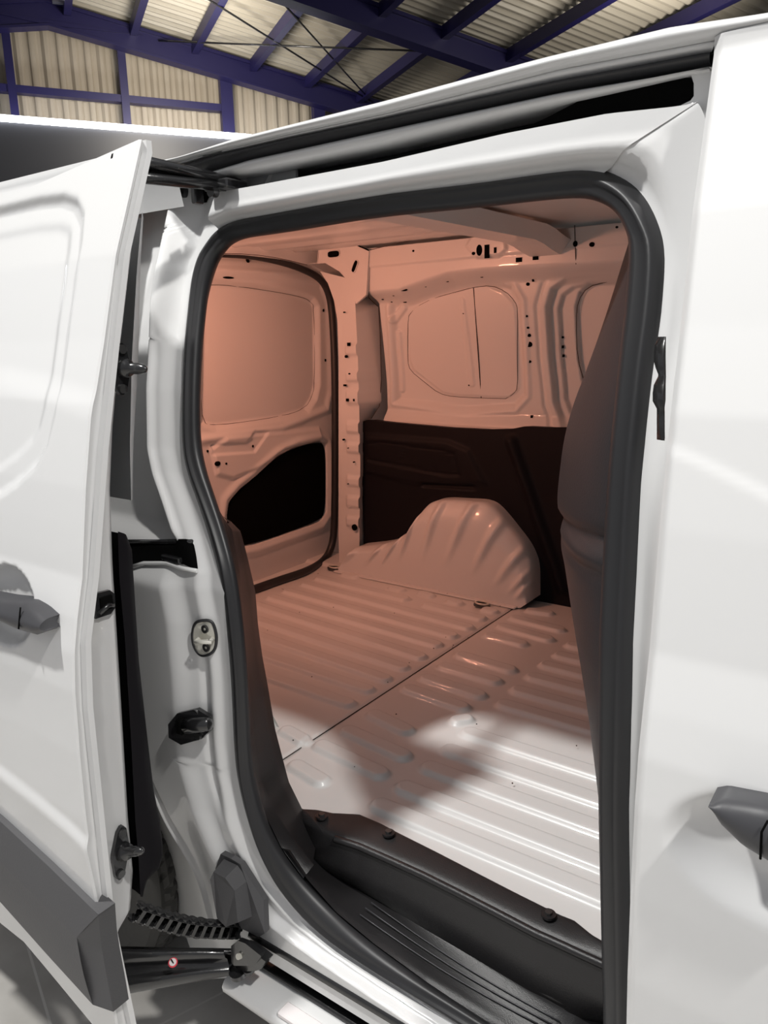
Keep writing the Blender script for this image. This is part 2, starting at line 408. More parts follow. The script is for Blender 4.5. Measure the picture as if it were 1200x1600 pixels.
for k in np.linspace(0, 1, 9):
    rr = rjr*(1-k)+er*k; rr[:, 1] = rjr[:, 1]*(1-sst(k*1.1))+er[:, 1]*sst(k*1.1)-.006*math.sin(k*math.pi)
    gk = float(sst((k-.12)/.30)); yf = sealy(rr[:, 2])*(1-gk)+.176*gk+.012*k*gk; rr[:, 1] = w0*yf+(1-w0)*rr[:, 1]; rr[:, 2] -= .012*w0*(1-k); rows.append(rr)
Gj = np.array(rows); Gj[:, 0] += [-.006, .003, .002]; mb.grid(Gj); mb.build('front_door_jamb', WHITE)

S_lo = [(330,281),(390,270),(600,227),(775,185),(950,147),(1070,120),(1110,112)]
S_hi = [(318,272),(390,250),(450,237),(600,204),(875,145),(1105,107),(1112,105)]
D_hi = [(268,262),(330,243),(450,216),(600,185),(875,125),(1105,82),(1112,81)]
K_lo = [(262,258),(330,240),(450,211),(600,179),(875,109),(1100,67),(1125,62)]
R_hi = [(245,252),(280,245),(365,217),(600,158),(850,90),(1050,42),(1200,20),(1300,0)]
mb = VB()
# grey guide channel: back wall, ceiling and floor of the channel
lipN = resample(row(top_lip, .22), 50)
slo = resample(row(S_lo, .25), 50)
bot = lipN.copy(); bot[:, 1] = .33; bot[:, 2] -= .015
top = slo.copy(); top[:, 1] = .33; top[:, 2] += .0
mb.grid(np.array([lipN, bot])); mb.grid(np.array([bot, (bot*.5+top*.5)+np.array([0, .01, 0]), top])); mb.grid(np.array([top, slo]))
ch = mb.build('guide_channel', CHAN, label='grey recessed guide channel above the opening')
mb = VB(); p_ = resample([q+np.array([0, -.03, .012]) for q in bot], 30); mb.tube(p_, .009, 8); mb.build('guide_rail', METB, ch)
p2 = [q+np.array([0, -.04, -.012]) for q in top]
mb = VB(); mb.tube(p2, .006, 6); mb.build('channel_bead', RUB, ch)
hp = [P(*p, y=.205) for p in ((915,152),(1000,136),(1070,121),(1079,122),(1083,130),(1083,150),(1079,157),(1068,162),(1000,173),(900,190),(830,202),(800,208),(850,186))]
mb = VB(); mb.prism(hp, (0, .002, 0)); mb.build('channel_shade_patch', VOID, ch)  # flat dark patch, shade of the channel's depth put into its colour
mb = VB(); ec = [P(*p, y=.20) for p in ((1079,115),(1125,100),(1120,200),(1060,215),(1040,176),(1079,157),(1084,150),(1084,130))]; mb.prism(ec, (0, .01, 0)); mb.build('channel_end', WHITE, ch)
mb = VB()
slo = resample(row(S_lo, .20), 50); shi = resample(row(S_hi, .19), 50)
m1 = (slo+shi)/2+np.array([0, -.012, 0]); slo_b = slo+np.array([0, .05, .004])
mb.grid(np.array([slo_b, slo, m1, shi, shi+np.array([0, .03, 0])])); mb.build('roof_side_rail', WHITE)
mb = VB(); dhi = resample(row(D_hi, .185), 50); shi2 = resample(row(S_hi, .20), 50)
mm = (dhi+shi2)/2+np.array([0, -.010, 0]); mm2 = dhi*.85+shi2*.15+np.array([0, -.008, 0]); mm3 = dhi*.15+shi2*.85+np.array([0, -.008, 0])
mb.grid(np.array([shi2+[0, .012, 0], mm3, mm, mm2, dhi+[0, .012, 0]])); mb.build('roof_weatherstrip', RUB)
mb = VB(); klo = resample(row(K_lo, .18), 50); dh = resample(row(D_hi, .19), 50)
mb.grid(np.array([dh, (dh+klo)/2+[0, -.006, 0], klo, klo+[0, .02, 0]])); mb.build('drip_rail', WHITE)
# roof outer skin
mb = VB(); rh = resample(row(R_hi, .17), 60); kl = resample(row(K_lo+[(1300,28)], .175), 60)
rows = [kl+[0, .02, .0], kl+[0, 0, .003], (kl*.6+rh*.4)+[0, -.012, 0], (kl*.2+rh*.8)+[0, -.006, 0], rh]
for y_, z_ in ((.24, .012), (.4, .03), (.9, .045), (1.4, .03), (1.6, .0), (1.70, -.06)):
    q = rh.copy(); q[:, 1] = y_; q[:, 2] += z_; rows.append(q)
mb.grid(np.array(rows))
# rest of the roof behind (to the rear doors) and ahead
r0 = rh[0]
for x0, x1 in ((-2.15, r0[0]+.01), (rh[-1][0]-.01, 1.2)):
    prof = [(.165, 1.80), (.24, 1.82), (.5, 1.85), (.9, 1.86), (1.3, 1.85), (1.6, 1.82), (1.72, 1.74)]
    mb.grid(np.array([[[x, y, z] for x in (x0, x1)] for y, z in prof]))
mb.grid(np.array([[[x, y, z] for x in (-2.15, -1.145)] for y, z in ((.165, 1.802), (.172, 1.79), (.185, 1.73))]))
mb.build('roof', WHITE)

mb = VB(); mb.box((-1.09, .262, 1.765), (.30, .006, .115)); mb.build('light_leak_plate', CHAN)  # hidden plate added to stop light leaking in over the jamb top
# ---- sill below the opening with sliding door track
mb = VB(); xs = np.linspace(-1.02, .0, 40)
def strip(mb, prof, xs, mi=0): mb.grid(np.array([[[x, y, z] for x in xs] for y, z in prof]), mi)
strip(mb, [(.085, .43), (.078, .40), (.07, .395)], np.linspace(-.72, 0, 10))
mb.build('sill_upper_edge', WHITE)
sx = np.linspace(-.955, .1, 40)
mb = VB()
strip(mb, [(.085, .405), (.06, .402), (.045, .398), (.040, .388), (.048, .380), (.07, .378), (.12, .376), (.12, .322), (.075, .320), (.058, .321), (.052, .316), (.056, .310), (.07, .306)], sx)
trk = mb.build('door_track', METB, label='black lower sliding track')
mb = VB(); strip(mb, [(.075, .312), (.045, .309), (.020, .305), (.004, .298), (-.002, .288), (.0, .276), (.02, .255), (.08, .235), (.2, .22)], np.linspace(-.99, 1.2, 40)); mb.build('outer_sill', WHITE)
mb = VB(); mb.box((-.80, .018, .304), (.10, .03, .012), 0, bev=.003); mb.build('sill_clip', STK)

# ---- load floor with ribs
FLZ = .57
ribs = []
def rb(a, b_, wd=.020): ribs.append((P(*a, z=FLZ)[:2], P(*b_, z=FLZ)[:2], wd))
for a, b_ in (((496,905),(637,939)),((475,914),(737,984)),((447,925),(712,997)),((422,935),(687,1011)),((392,945),(662,1030)),((390,967),(635,1047)),((380,988),(607,1065)),
              ((370,1013),(580,1082)),((360,1040),(550,1104)),((664,947),(757,970)),((800,967),(880,987)),((780,980),(862,1002)),((760,994),(821,1009)),
              ((716,1025),(803,1050)),((689,1042),(780,1068)),((661,1060),(755,1090)),((634,1077),(729,1109)),((579,1117),(641,1145)),((539,1142),(637,1185)),((497,1165),(601,1213))): rb(a, b_)
for c in ((547,901),(620,922),(666,931),(711,943),(766,956)): rb((c[0]-10, c[1]-2), (c[0]+10, c[1]+3), .018)
rb((825,955), (862,961), .018); rb((443,1143), (480,1162), .018); rb((457,1196), (508,1224), .018); rb((708,1126), (735,1128), .018)
for s_ in ((888,1009),(870,1025),(848,1040),(826,1058),(803,1079),(781,1101),(726,1145),(696,1172),(664,1199),(625,1230),(587,1258)):
    q = P(*s_, z=FLZ)[:2]; ribs.append((q, np.array([.1, q[1]]), .021))
fx = np.linspace(-2.12, .12, 520); fy = np.linspace(.19, 1.66, 400); FX, FY = np.meshgrid(fx, fy, indexing='ij'); FH = np.zeros(FX.shape)
for a, b_, wd in ribs: FH = np.maximum(FH, .011*sst((wd+.008-seg(FX, FY, a+np.array([wd*.7, 0]), b_-np.array([wd*.7, 0])))/.012))
FH -= .003*np.exp(-((FX+1.113)/.004)**2); FH += .0015*sst((-FX-1.118)/.004)
FH += .01*sst((FY-1.50)/.02)*(FX < -1.12)
mb = VB(); mb.grid(np.dstack([FX, FY, FLZ+FH]), mask=None)
mb.tube([(-1.113, .2, FLZ-.0012), (-1.113, 1.56, FLZ-.0012)], .0014, 6, 1)
for a, b_ in (((402,948),(560,995)),((440,920),(533,945)),((545,1035),(575,1046))):
    p0, p1 = P(*a, z=FLZ+.009), P(*b_, z=FLZ+.009); mb.tube([p0, p1], .0006, 5, 1)
for c, r_ in (((939,1255),.006),((791,1346),.004),((803,1352),.003)):
    mb.disc(P(*c, z=FLZ+.002), r_*.5, (0, 0, 1), 1, th=.0008, rx=r_*1.6, ax=(1, 0, 0))
rng = np.random.default_rng(4)
for _ in range(46):
    q = (rng.uniform(-2, -.3), rng.uniform(.3, 1.5)); mb.disc((q[0], q[1], FLZ+.0085), rng.uniform(.0008, .002), (0, 0, 1), 1, th=.0008, k=6)
lf = mb.build('load_floor', [INNER, SEAM], label='ribbed white painted metal load floor')
for c in ((522,888),(753,945)):
    e0 = P(*c, z=FLZ+.01)
    mb = VB(); mb.disc(e0, .020, (0, 0, 1), 0, th=.003, rx=.030, ax=(1, .2, 0))
    o = mb.build('tie_down_ring', DSTEEL, lf)
    mb.__init__(); t = np.linspace(0, 2*math.pi, 20, endpoint=False)
    mb.tube(np.array([e0[0]+.024*np.cos(t), e0[1]+.015*np.sin(t), np.full(20, e0[2]+.007)]).T, .0035, 8, closed=True); o2 = mb.build('tie_down_ring', STEEL, lf); 

# ---- wheel arch with radial flutes
ao = [P(*p, y=1.50) for p in ((555,856),(602,851),(625,840),(640,826),(655,800),(665,788),(682,783),(715,785),(752,787),(770,800),(800,838),(815,858),(825,880),(828,900),(828,940))]
ao = smooth_path(ao, 2); ao = resample(ao, 120)
cen = np.array([-1.42, 1.5, .50]); rows = []
foot = np.array([[np.interp(i, [0, 119], [-1.90, -1.09]), 1.475, FLZ+.004] for i in range(120)])
ang = np.arctan2(ao[:, 2]-.45, ao[:, 0]-cen[0])
fl_ = .016*np.maximum(0, np.cos(ang*24))**3*sst((ang-.25)/.3)+.014*np.exp(-((ang-.62)/.03)**2)
NR = 26
for k in np.linspace(0, 1, NR):
    # k: foot -> shoulder -> wall
    if k < .7:
        q = k/.7; rr = foot*(1-q)+ao*q; rr[:, 1] = 1.475+.012*q+fl_*sst((q-.25)/.5)*-1+.03*sst((q-.72)/.28)**2
    else:
        q = (k-.7)/.3; rr = ao.copy(); rr[:, 1] = 1.517+(1.70-1.517)*q; rr[:, 2] += .018*math.sin(min(1, q*1.5)*math.pi/2)*0; rr[:, 1] -= fl_*(1-q)
    rows.append(rr)
mb = VB(); mb.grid(np.array(rows))
# foot flange along the floor
mb.box((-1.50, 1.47, FLZ+.006), (.80, .03, .006), 0, bev=.002)
mb.build('wheel_arch', INNER, label='fluted inner wheel arch')

# ---- far side wall
def wy(z): return 1.665-.05*sst((np.asarray(z)-1.25)/.5)
railb = [P(*p, y=1.585) for p in ((560,462),(572,461),(629,457),(667,444),(707,431),(760,426),(800,424),(900,418),(1000,412))]
rbx = np.array([p[0] for p in railb]); rbz = np.array([p[2] for p in railb])
def poly(px, y): return np.array([P(*p, y=y)[[0, 2]] for p in px])
rec = [(639,493),(650,480),(677,466),(717,455),(740,449),(767,446),(790,455),(805,471),(809,484),(808,552),(809,606),(803,615),(790,623),(753,622),(708,620),(686,615),(663,597),(641,579),(637,565),(637,511)]
rec2 = [(p[0]+(18 if p[0] < 700 else 0), p[1]) for p in rec]
frm = [(612,470),(650,462),(700,436),(740,428),(775,432),(805,445),(818,470),(818,620),(800,640),(720,645),(610,630)]
win = [(872,660),(860,630),(855,560),(855,480),(865,450),(890,432),(930,425),(1000,422),(1080,420),(1080,800),(900,700)]
win2 = [(903,600),(897,560),(897,480),(905,455),(925,440),(960,435),(1080,432),(1080,800),(930,700)]
wx = np.linspace(P(573,430,y=1.545)[0]-.004, -.1, 380); wz = np.linspace(1.10, 1.80, 200); WX, WZ = np.meshgrid(wx, wz, indexing='ij')
Y0 = wy(WZ)
zb = np.interp(WX, rbx, rbz)
Y0 = Y0-.065*sst((WZ-zb+.035)/.05)*1.0
inr = 1-sst((WZ-zb+.05)/.03)
fs = sdf(WX, WZ, poly(frm, 1.64)); Y0 += -.012*sst((.02-np.abs(fs))/.02)*0+(.018*sst((-fs)/.022)-.006*np.exp(-((fs-.008)/.008)**2))*inr
rs = sdf(WX, WZ, poly(rec, 1.655)); Y0 += -.005*sst(-rs/.008)*inr
ws = sdf(WX, WZ, poly(win, 1.65)); ws2 = sdf(WX, WZ, poly(win2, 1.68))
Y0 += (.030*sst(-ws/.012)+.02*np.exp(-((ws-.03)/.006)**2)*.5)*inr
Y0 += (.020*sst(-ws2/.010)+.018*sst(-(ws+.03)/.010))*inr
s1 = seg(WX, WZ, *poly([(724,470),(732,600)], 1.65)); Y0 -= .004*sst((.014-s1)/.005)*inr
s2 = seg(WX, WZ, *poly([(622,520),(622,610)], 1.65)); Y0 -= .007*sst((.012-s2)/.006)*inr
s3 = seg(WX, WZ, *poly([(617,500),(633,480)], 1.65)); Y0 -= .008*sst((.016-s3)/.006)*inr
# boss on the rail around the holes, and long steps in the rail
bs = sdf(WX, WZ, poly([(735,385),(745,368),(775,362),(795,368),(798,390),(785,402),(750,404)], 1.57)); Y0 -= .008*sst((.004-bs)/.008)
Y0 -= .006*sst((WZ-np.interp(WX, [P(580,420,y=1.57)[0], P(790,400,y=1.57)[0]], [P(580,420,y=1.57)[2], P(790,400,y=1.57)[2]]))/.006)
Y0 -= .010*sst((1.19-WZ)/.03)*0
# sill fold above the trim
Y0 -= .03*sst((1.215-WZ)/.05)
mb = VB(); mb.grid(np.dstack([WX, Y0, WZ]))
def wall_y(x, z):
    i = int(np.clip(round((x-wx[0])/(wx[1]-wx[0])), 0, len(wx)-1)); j = int(np.clip(round((z-wz[0])/(wz[1]-wz[0])), 0, len(wz)-1)); return Y0[i, j]
def on_wall(px, py):
    y = 1.62
    for _ in range(14):
        q = P(px, py, y=y); y = .5*y+.5*wall_y(q[0], q[2])
    return P(px, py, y=y)
def wtube(pts, r_, closed=False):
    q = np.array([on_wall(*p) for p in pts]); q = smooth_path(q, 1, closed); mb.tube(q, r_, 5, 1, closed=closed)
wtube(rec[:-8]+[rec[-8]], .0011); wtube(rec[-8:]+[rec[0]], .0011); wtube([(740,449),(752,622)], .0020)
wtube([(914,600),(902,560),(900,500),(903,470),(918,448),(950,440)], .0013)
wtube([(898,352),(899,385),(900,413)], .0015); wtube([(575,392),(572,461),(589,478),(593,480),(597,628),(580,654)], .0014)
wtube([(576,391),(640,376),(700,366),(760,362)], .0012)
def hole(px, py, wpx, hpx=None, sq=False):
    q = on_wall(px, py); hpx = hpx or wpx; s_ = (q[1]-CAM[1])/FPX*.9
    if sq: mb.box(q+np.array([0, -.0, 0]), (wpx*s_*1.2, .005, hpx*s_), 2)
    else: mb.disc(q, hpx*s_/2, (0, -1, 0), 2, th=.002, rx=wpx*s_*1.2/2)
for a in ((740,396,6),(749,391,10,20),(761,393,8,24,1),(774,391,4,10,1),(811,406,10,8,1),(837,403,9,7,1),(825,444,6),(833,437,3,7,1),(823,494,4),(825,512,4),(827,524,6),(827,538,10),(828,565,5),(831,651,4,5,1),
          (879,527,4),(879,542,4,5,1),(880,556,5),(899,381,7,10),(925,382,8),(646,392,4),(724,490,2),(733,602,3),(631,453,14,5),(615,462,3,2),(665,448,4,2),(633,472,7,3),(598,468,4,2),(612,472,3,2),(699,440,5,2),(753,433,5,2),(964,355,4)):
    hole(*a[:4]) if len(a) < 5 else hole(*a)
mb.build('side_wall_lining', [INNER, SEAM, VOID], label='pressed metal side wall opposite the door')
# lower black lining
pts_top = [(560,660),(575,656),(610,660),(700,668),(760,671),(800,670),(820,666),(860,668),(900,668),(1000,672)]
tt = np.array([P(*p, y=1.585) for p in pts_top]); tx = np.linspace(-1.84, -.1, 220); tz = np.interp(tx, tt[:, 0], tt[:, 2])
kk = np.linspace(0, 1, 110); TX = np.repeat(tx[:, None], 110, 1); TZ = .56+(tz[:, None]-.56)*kk[None, :]
TY = 1.585-.03*sst((TZ-(tz[:, None]-.012))/.012)*0+.0*TX
gr = poly([(572,690),(600,688),(690,700),(712,706),(722,745),(700,745),(580,722),(570,715)], 1.585); gs = sdf(TX, TZ, gr)
TY += .006*sst(-gs/.006)-.004*(np.sin(TZ*2*math.pi/.011) > 0)*sst(-(gs+.01)/.006)
g2 = poly([(568,675),(700,685),(735,700),(765,760),(650,760),(568,740)], 1.585); TY -= .010*sst(-(sdf(TX, TZ, g2))/.02)
s1 = seg(TX, TZ, *poly([(800,690),(880,920)], 1.585)); TY -= .02*sst((.03-s1)/.03); TY += .0*TZ
s1 = seg(TX, TZ, *poly([(660,757),(740,762)], 1.585)); TY += .012*sst((.012-s1)/.01)
mb = VB(); mb.grid(np.dstack([TX, TY, TZ])); mb.grid(np.array([np.c_[tx, TY[:, -1], tz], np.c_[tx, TY[:, -1]+.06, tz-.005]])); mb.build('side_trim', TRIM, label='black moulded lower side lining')

# ---- rear pillar and header
pf = 1.55
lft = [(500,424),(512,442),(522,470),(527,500),(529,560),(529,700),(529,843),(530,872),(530,890)]
rgt = [(556,438),(554,455),(555,474),(559,555),(561,624),(563,728),(562,814),(561,880)]
flk = [(572,440),(570,460),(591,479),(594,555),(596,627),(580,654),(575,760),(573,880)]
mb = VB(); a = resample([P(*p, y=pf) for p in lft], 160); b_ = resample([P(*p, y=pf) for p in rgt], 160); c = resample([P(*p, y=1.66) for p in flk], 160)
G = []
for k in np.linspace(0, 1, 26):
    rr = a*(1-k)+b_*k
    for (pz, ht) in ((528,.0), (546,.016), (588,.014), (621,.020), (668,.016), (700,.014), (752,.014), (784,.016), (815,.014)):
        z0 = P(550, pz, y=pf)[2]
        rr[:, 1] -= .010*sst((k-.35)/.12)*sst((ht+.009-np.abs(rr[:, 2]-z0))/.009)*(ht > 0)
    G.append(rr)
mb.grid(np.array(G)); mb.grid(np.array([G[-1], c])); back = a.copy(); back[:, 1] += .13; back[:, 0] -= .05; mb.grid(np.array([back, a]))
def hole2(px, py, w_, h_, sq=False, y=pf-.0125, mi=2):
    q = P(px, py, y=y); s_ = (q[1]-CAM[1])/FPX*.92
    if sq: mb.box(q, (w_*s_*1.2, .008, h_*s_), mi)
    else: mb.disc(q, h_*s_/2, (0, -1, 0), mi, th=.004, rx=w_*s_*1.2/2)
for a_ in ((545,538,5,7,1),(541,557,5,6),(538,488,3,3),(546,584,3,3),(539,602,5,4,1),(543,625,5,6,1),(553,625,2,5,1),(537,687,4,4),(544,700,2,2),(553,722,3,3),(544,756,2,2),(554,824,11,14)): hole2(*a_)
for a_ in ((545,665),(545,790),(545,822)): 
    q = P(*a_, y=pf-.008); t = np.linspace(0, 2*math.pi, 14, endpoint=False); mb.tube(np.array([q[0]+.007*np.cos(t), np.full(14, q[1]), q[2]+.007*np.sin(t)]).T, .0012, 5, 0, closed=True)
mb.build('rear_pillar', [INNER, SEAM, VOID])
# header over the rear doors and gusset plate in the corner
hx = -2.02
mb = VB()
up = [P(*p, x=hx) for p in ((300,375),(440,357),(495,352),(540,355),(575,378))]
lo = [P(*p, x=hx) for p in ((300,396),(380,398),(440,405),(490,415),(515,430),(530,455),(553,465))]
u_ = resample(up, 50); l_ = resample(lo, 50); up_ext = np.vstack([[hx, .2, 1.70], u_]); 
mb.grid(np.array([resample(np.vstack([[hx, .2, 1.76], u_]), 60), resample(np.vstack([[hx, .2, 1.72], l_]), 60)]))
mb.grid(np.array([resample(np.vstack([[hx, .2, 1.72], l_]), 60), resample(np.vstack([[hx-.05, .2, 1.72], l_+[-.06, 0, 0]]), 60)]))
gus = np.array([P(*p, y=1.535) for p in ((498,388),(508,368),(533,372),(576,392),(574,430),(572,461),(556,475),(549,445),(530,424),(508,411),(495,412))])
mb.prism(gus, (0, .012, 0), 0)
for (px, py, wd, h_, rot) in ((521,397,25,13,0),(554,416,8,24,.5)):
    q = P(px, py, y=1.532); s_ = (1.532+.8)/FPX; t = np.linspace(0, 2*math.pi, 24, endpoint=False)
    ex = wd*s_*.5*1.2; ez = h_*s_*.5
    ca, sa = math.cos(rot), math.sin(rot)
    sx_ = np.sign(np.cos(t))*np.abs(np.cos(t))**.6*ex; sz_ = np.sign(np.sin(t))*np.abs(np.sin(t))**.6*ez
    pts = np.array([q[0]+sx_*ca+sz_*sa, np.full(24, q[1]), q[2]-sx_*sa+sz_*ca]).T
    mb.prism(pts, (0, .002, 0), 2); mb.tube(pts, .0018, 6, 0, closed=True)
mb.tube(smooth_path([P(*p, y=1.525) for p in ((470,350),(500,358),(515,366),(536,372),(560,384),(576,391))], 1), .0028, 6, 2)
mb.tube([P(*p, y=1.532) for p in ((508,369),(498,386),(496,411),(478,412))], .0016, 6, 0)
mb.tube(smooth_path([P(*p, x=-1.99) for p in ((330,396),(392,397),(440,404),(480,414))], 1), .0012, 5, 1)
mb.build('rear_header', [INNER, SEAM, VOID])
# ---- rear doors (inside faces)
RX = -2.09
rd = empty('rear_door', (0, 0, 0)); rd.parent = van; rd.location = van_inv
def polyx(px, x=RX): return np.array([P(*p, x=x)[[1, 2]] for p in px])
ys = np.linspace(.93, 1.76, 240); zs = np.linspace(.50, 1.80, 280); RY, RZ = np.meshgrid(ys, zs, indexing='ij')
D = np.zeros(RY.shape)
winp = polyx([(322,450),(335,443),(400,450),(470,462),(490,470),(496,480),(497,600),(492,622),(480,640),(440,652),(340,666),(318,660)])
wd_ = sdf(RY, RZ, winp); D -= .022*sst((-wd_+.02)/.03)
fr = polyx([(300,425),(400,428),(500,440),(513,470),(516,610),(510,640),(440,668),(300,690)]); D += .012*np.exp(-((sdf(RY, RZ, fr))/.016)**2)
lowp = polyx([(355,808),(358,785),(375,765),(400,745),(432,715),(460,700),(500,690),(508,695),(510,720),(510,800),(500,815),(400,850),(358,856)])
ls = sdf(RY, RZ, lowp); D += .012*np.exp(-((ls-.025)/.016)**2)-.02*sst((.004-ls)/.006)
boss = polyx([(325,700),(350,680),(500,665),(500,690),(440,705),(400,735),(360,752),(335,745)]); D += .014*sst(-sdf(RY, RZ, boss)/.02)
boss2 = polyx([(328,692),(380,690),(395,672),(420,672),(395,708),(330,712)]); D += -.008*sst(-sdf(RY, RZ, boss2)/.008)
s1 = seg(RY, RZ, *polyx([(310,412),(500,425)])); D += .010*sst((.03-s1)/.02)
mb = VB(); mb.grid(np.dstack([RX+D, RY, RZ]), 0)
F = lowp; cen_ = F.mean(0); F = cen_+(F-cen_)*.99
Fs = smooth_path(np.c_[F, F[:, 0]*0], 2, True)[:, :2]
mb.prism(np.array([[RX-.007, y, z] for y, z in Fs]), (.004, 0, 0), 2)
wl = smooth_path(np.c_[winp, winp[:, 0]*0], 2, True)[:, :2]
def dx(y, z): return RX+D[int(np.clip(round((y-ys[0])/(ys[1]-ys[0])), 0, 239)), int(np.clip(round((z-zs[0])/(zs[1]-zs[0])), 0, 279))]
mb.tube(np.array([[dx(y, z), y, z] for y, z in wl]), .0010, 5, 1, closed=True)
for (px, py, wd, h_) in ((385,408,7,9),(355,434,26,4),(505,485,4,6),(508,563,4,6),(393,697,4,5),(324,705,4,5),(336,724,12,9),(349,724,4,4)):
    q = P(px, py, x=RX); q[0] = dx(q[1], q[2]); s_ = 2.6/FPX*.9
    mb.disc(q, h_*s_/2, (1, 0, 0), 2, th=.003, rx=wd*s_/2, ax=(0, 1, 0))
mb.build('door_panel', [INNER, SEAM, VOID], rd)
rd2 = empty('rear_door', (0, 0, 0)); rd2.parent = van; rd2.location = van_inv
mb = VB(); mb.box((RX-.02, .52, 1.15), (.04, .80, 1.32), 0, bev=.01); mb.build('door_panel', INNER, rd2)
mb = VB()
spath = [P(*p, x=-2.04) for p in ((300,397),(347,399),(392,401),(437,409),(475,421),(501,435),(514,457),(519,487),(523,562),(524,675),(523,825),(518,857),(506,877),(480,893),(430,909),(395,922),(350,935))]
spath[13:] = [P(*p, z=.586) for p in ((480,893),(430,909),(395,922),(350,935))]
sp = smooth_path(spath, 2); rr = np.interp(np.linspace(0, 1, len(sp)), [0, .12, .3, 1], [.006, .008, .014, .017]); mb.tube(sp, rr, 10); mb.build('rear_door_seal', RUB)
mb = VB(); mb.box((RX-.07, .9, 1.15), (.02, 1.7, 1.5)); mb.build('tail_panel', VOID)

# ---- roof inside
mb = VB(); Xr = np.linspace(-2.1, -.1, 120); Yr = np.linspace(.22, 1.62, 60); XX, YR = np.meshgrid(Xr, Yr, indexing='ij')
ZR = 1.785+.02*sst((YR-.3)/.5)+.006*sst((YR-1.2)/.3)+.0*XX
for y_ in (.8, .97, 1.14, 1.30, 1.45): ZR -= .009*sst((.022-np.abs(YR-y_))/.010)*sst((-1.28-XX)/.04)
mb.grid(np.dstack([XX, YR, ZR])); ri = mb.build('roof_lining', INNER)
# cross bow of the roof, box section
bowL = P(700, 345, z=1.74); 
mb = VB(); pts = []
for y_ in np.linspace(.25, 1.60, 24):
    z_ = 1.755+.0*y_-.03*float(sst((y_-1.36)/.2)); xc = -1.06
    pts.append([[xc-.085, y_, z_+.04], [xc-.05, y_, z_], [xc+.05, y_, z_], [xc+.085, y_, z_+.04]])
mb.grid(np.array(pts), smooth=False); mb.flat([p for p in pts[-1]]); mb.build('roof_bow', INNER)
mb = VB(); mb.box((-1.72, .44, 1.76), (.16, .06, .02), 0, bev=.006); mb.build('interior_lamp', LAMPW if False else STK)

# ---- bulkhead panel
sil = [(1000,325),(990,354),(972,410),(956,466),(920,570),(884,660),(873,750),(868,795),(869,822),(877,831),(884,862),(893,933),(906,1000),(925,1094),(936,1169),(947,1232),(957,1300),(960,1400),(962,1500),(963,1620)]
yb = .30
sp_ = np.array([P(*p, y=yb) for p in sil]); zs_ = np.linspace(sp_[0][2]+.07, .45, 160)
xs_ = np.interp(zs_, sp_[::-1, 2], sp_[::-1, 0]); rows = []
ker = np.ones(13)/13; xs_ = np.convolve(np.pad(xs_, 6, 'edge'), ker, 'valid'); notch = P(880,834,y=.3)[2]; xs_ = xs_+.010*np.exp(-((zs_-notch)/.012)**2)
rgt_path = np.array([so_raw[i] for i in (2, 1, 0, 47, 46, 45, 44, 43, 42, 41, 40, 39, 38, 37)]); 
xe = np.interp(zs_, rgt_path[::-1, 2], rgt_path[::-1, 0]); xe = np.convolve(np.pad(xe, 6, 'edge'), np.ones(13)/13, 'valid')
secs = [(0, .0), (.05, .25), (.16, .55), (.40, .82), (.72, .96), (1.0, 1.0)]
g = np.abs(zs_-(P(905,848,y=.2)[2]))
groove = np.zeros_like(zs_)
G = []
for k in np.linspace(0, 1, 40):
    x = xe+(xs_-xe)*k**.8; y = sealy(zs_)+.015+(yb-sealy(zs_)-.015)*(k**1.35)
    zc = P(878, 832, y=.3)[2]*k**.9+P(962, 872, y=.11)[2]*(1-k**.9)   # moulded step falls towards the seal
    d_ = zs_-zc; prof = .014*np.exp(-(d_/.010)**2)-.012*np.exp(-((d_-.022)/.009)**2)+.006*sst((-d_)/.01)
    x = x-prof*.25*k; y = y-prof*(1 if k > .05 else 0)
    G.append(np.c_[x, y, zs_])
for y_, dx_ in ((.34, .006), (.40, .02), (.7, .05), (1.2, .08), (1.66, .10)): G.append(np.c_[np.minimum(xs_+dx_, -.12), np.full(160, y_), zs_])
mb = VB(); mb.grid(np.array(G)); mb.build('bulkhead_panel', PANEL, label='dark grey moulded bulkhead cover behind the cab')
mb = VB(); mb.box((-.10, .92, 1.15), (.02, 1.6, 1.4)); mb.build('bulkhead', VOID)

# ---- black pillar trim inside the left seal
pin = [(338,790),(349,815),(365,880),(374,940),(382,1020),(387,1080),(391,1150),(397,1207),(413,1270),(440,1325),(474,1372)]
pfa = [(352,818),(362,826),(374,890),(380,950),(386,1035),(392,1110),(397,1165),(405,1220),(424,1262),(455,1310),(490,1352)]
psi = [(362,816),(376,830),(386,868),(399,924),(403,975),(410,1026),(418,1069),(430,1140),(451,1221),(473,1266),(497,1312)]
mb = VB(); n = 70
rA = resample([PS(*p, sealy, .02) for p in pin], n); rB = resample([PS(*p, sealy, .045) for p in pfa], n); rC = resample([PS(*p, sealy, .13) for p in psi], n)
rB2 = rB*.85+rC*.15+[0, -.004, 0]
back = rC+np.array([-.06, .03, 0])
mb.grid(np.array([rA, rB, rB2, rC*.7+rB*.3+[0, -.004, 0], rC, back])); mb.build('pillar_trim', PLAS, label='black textured pillar lining')

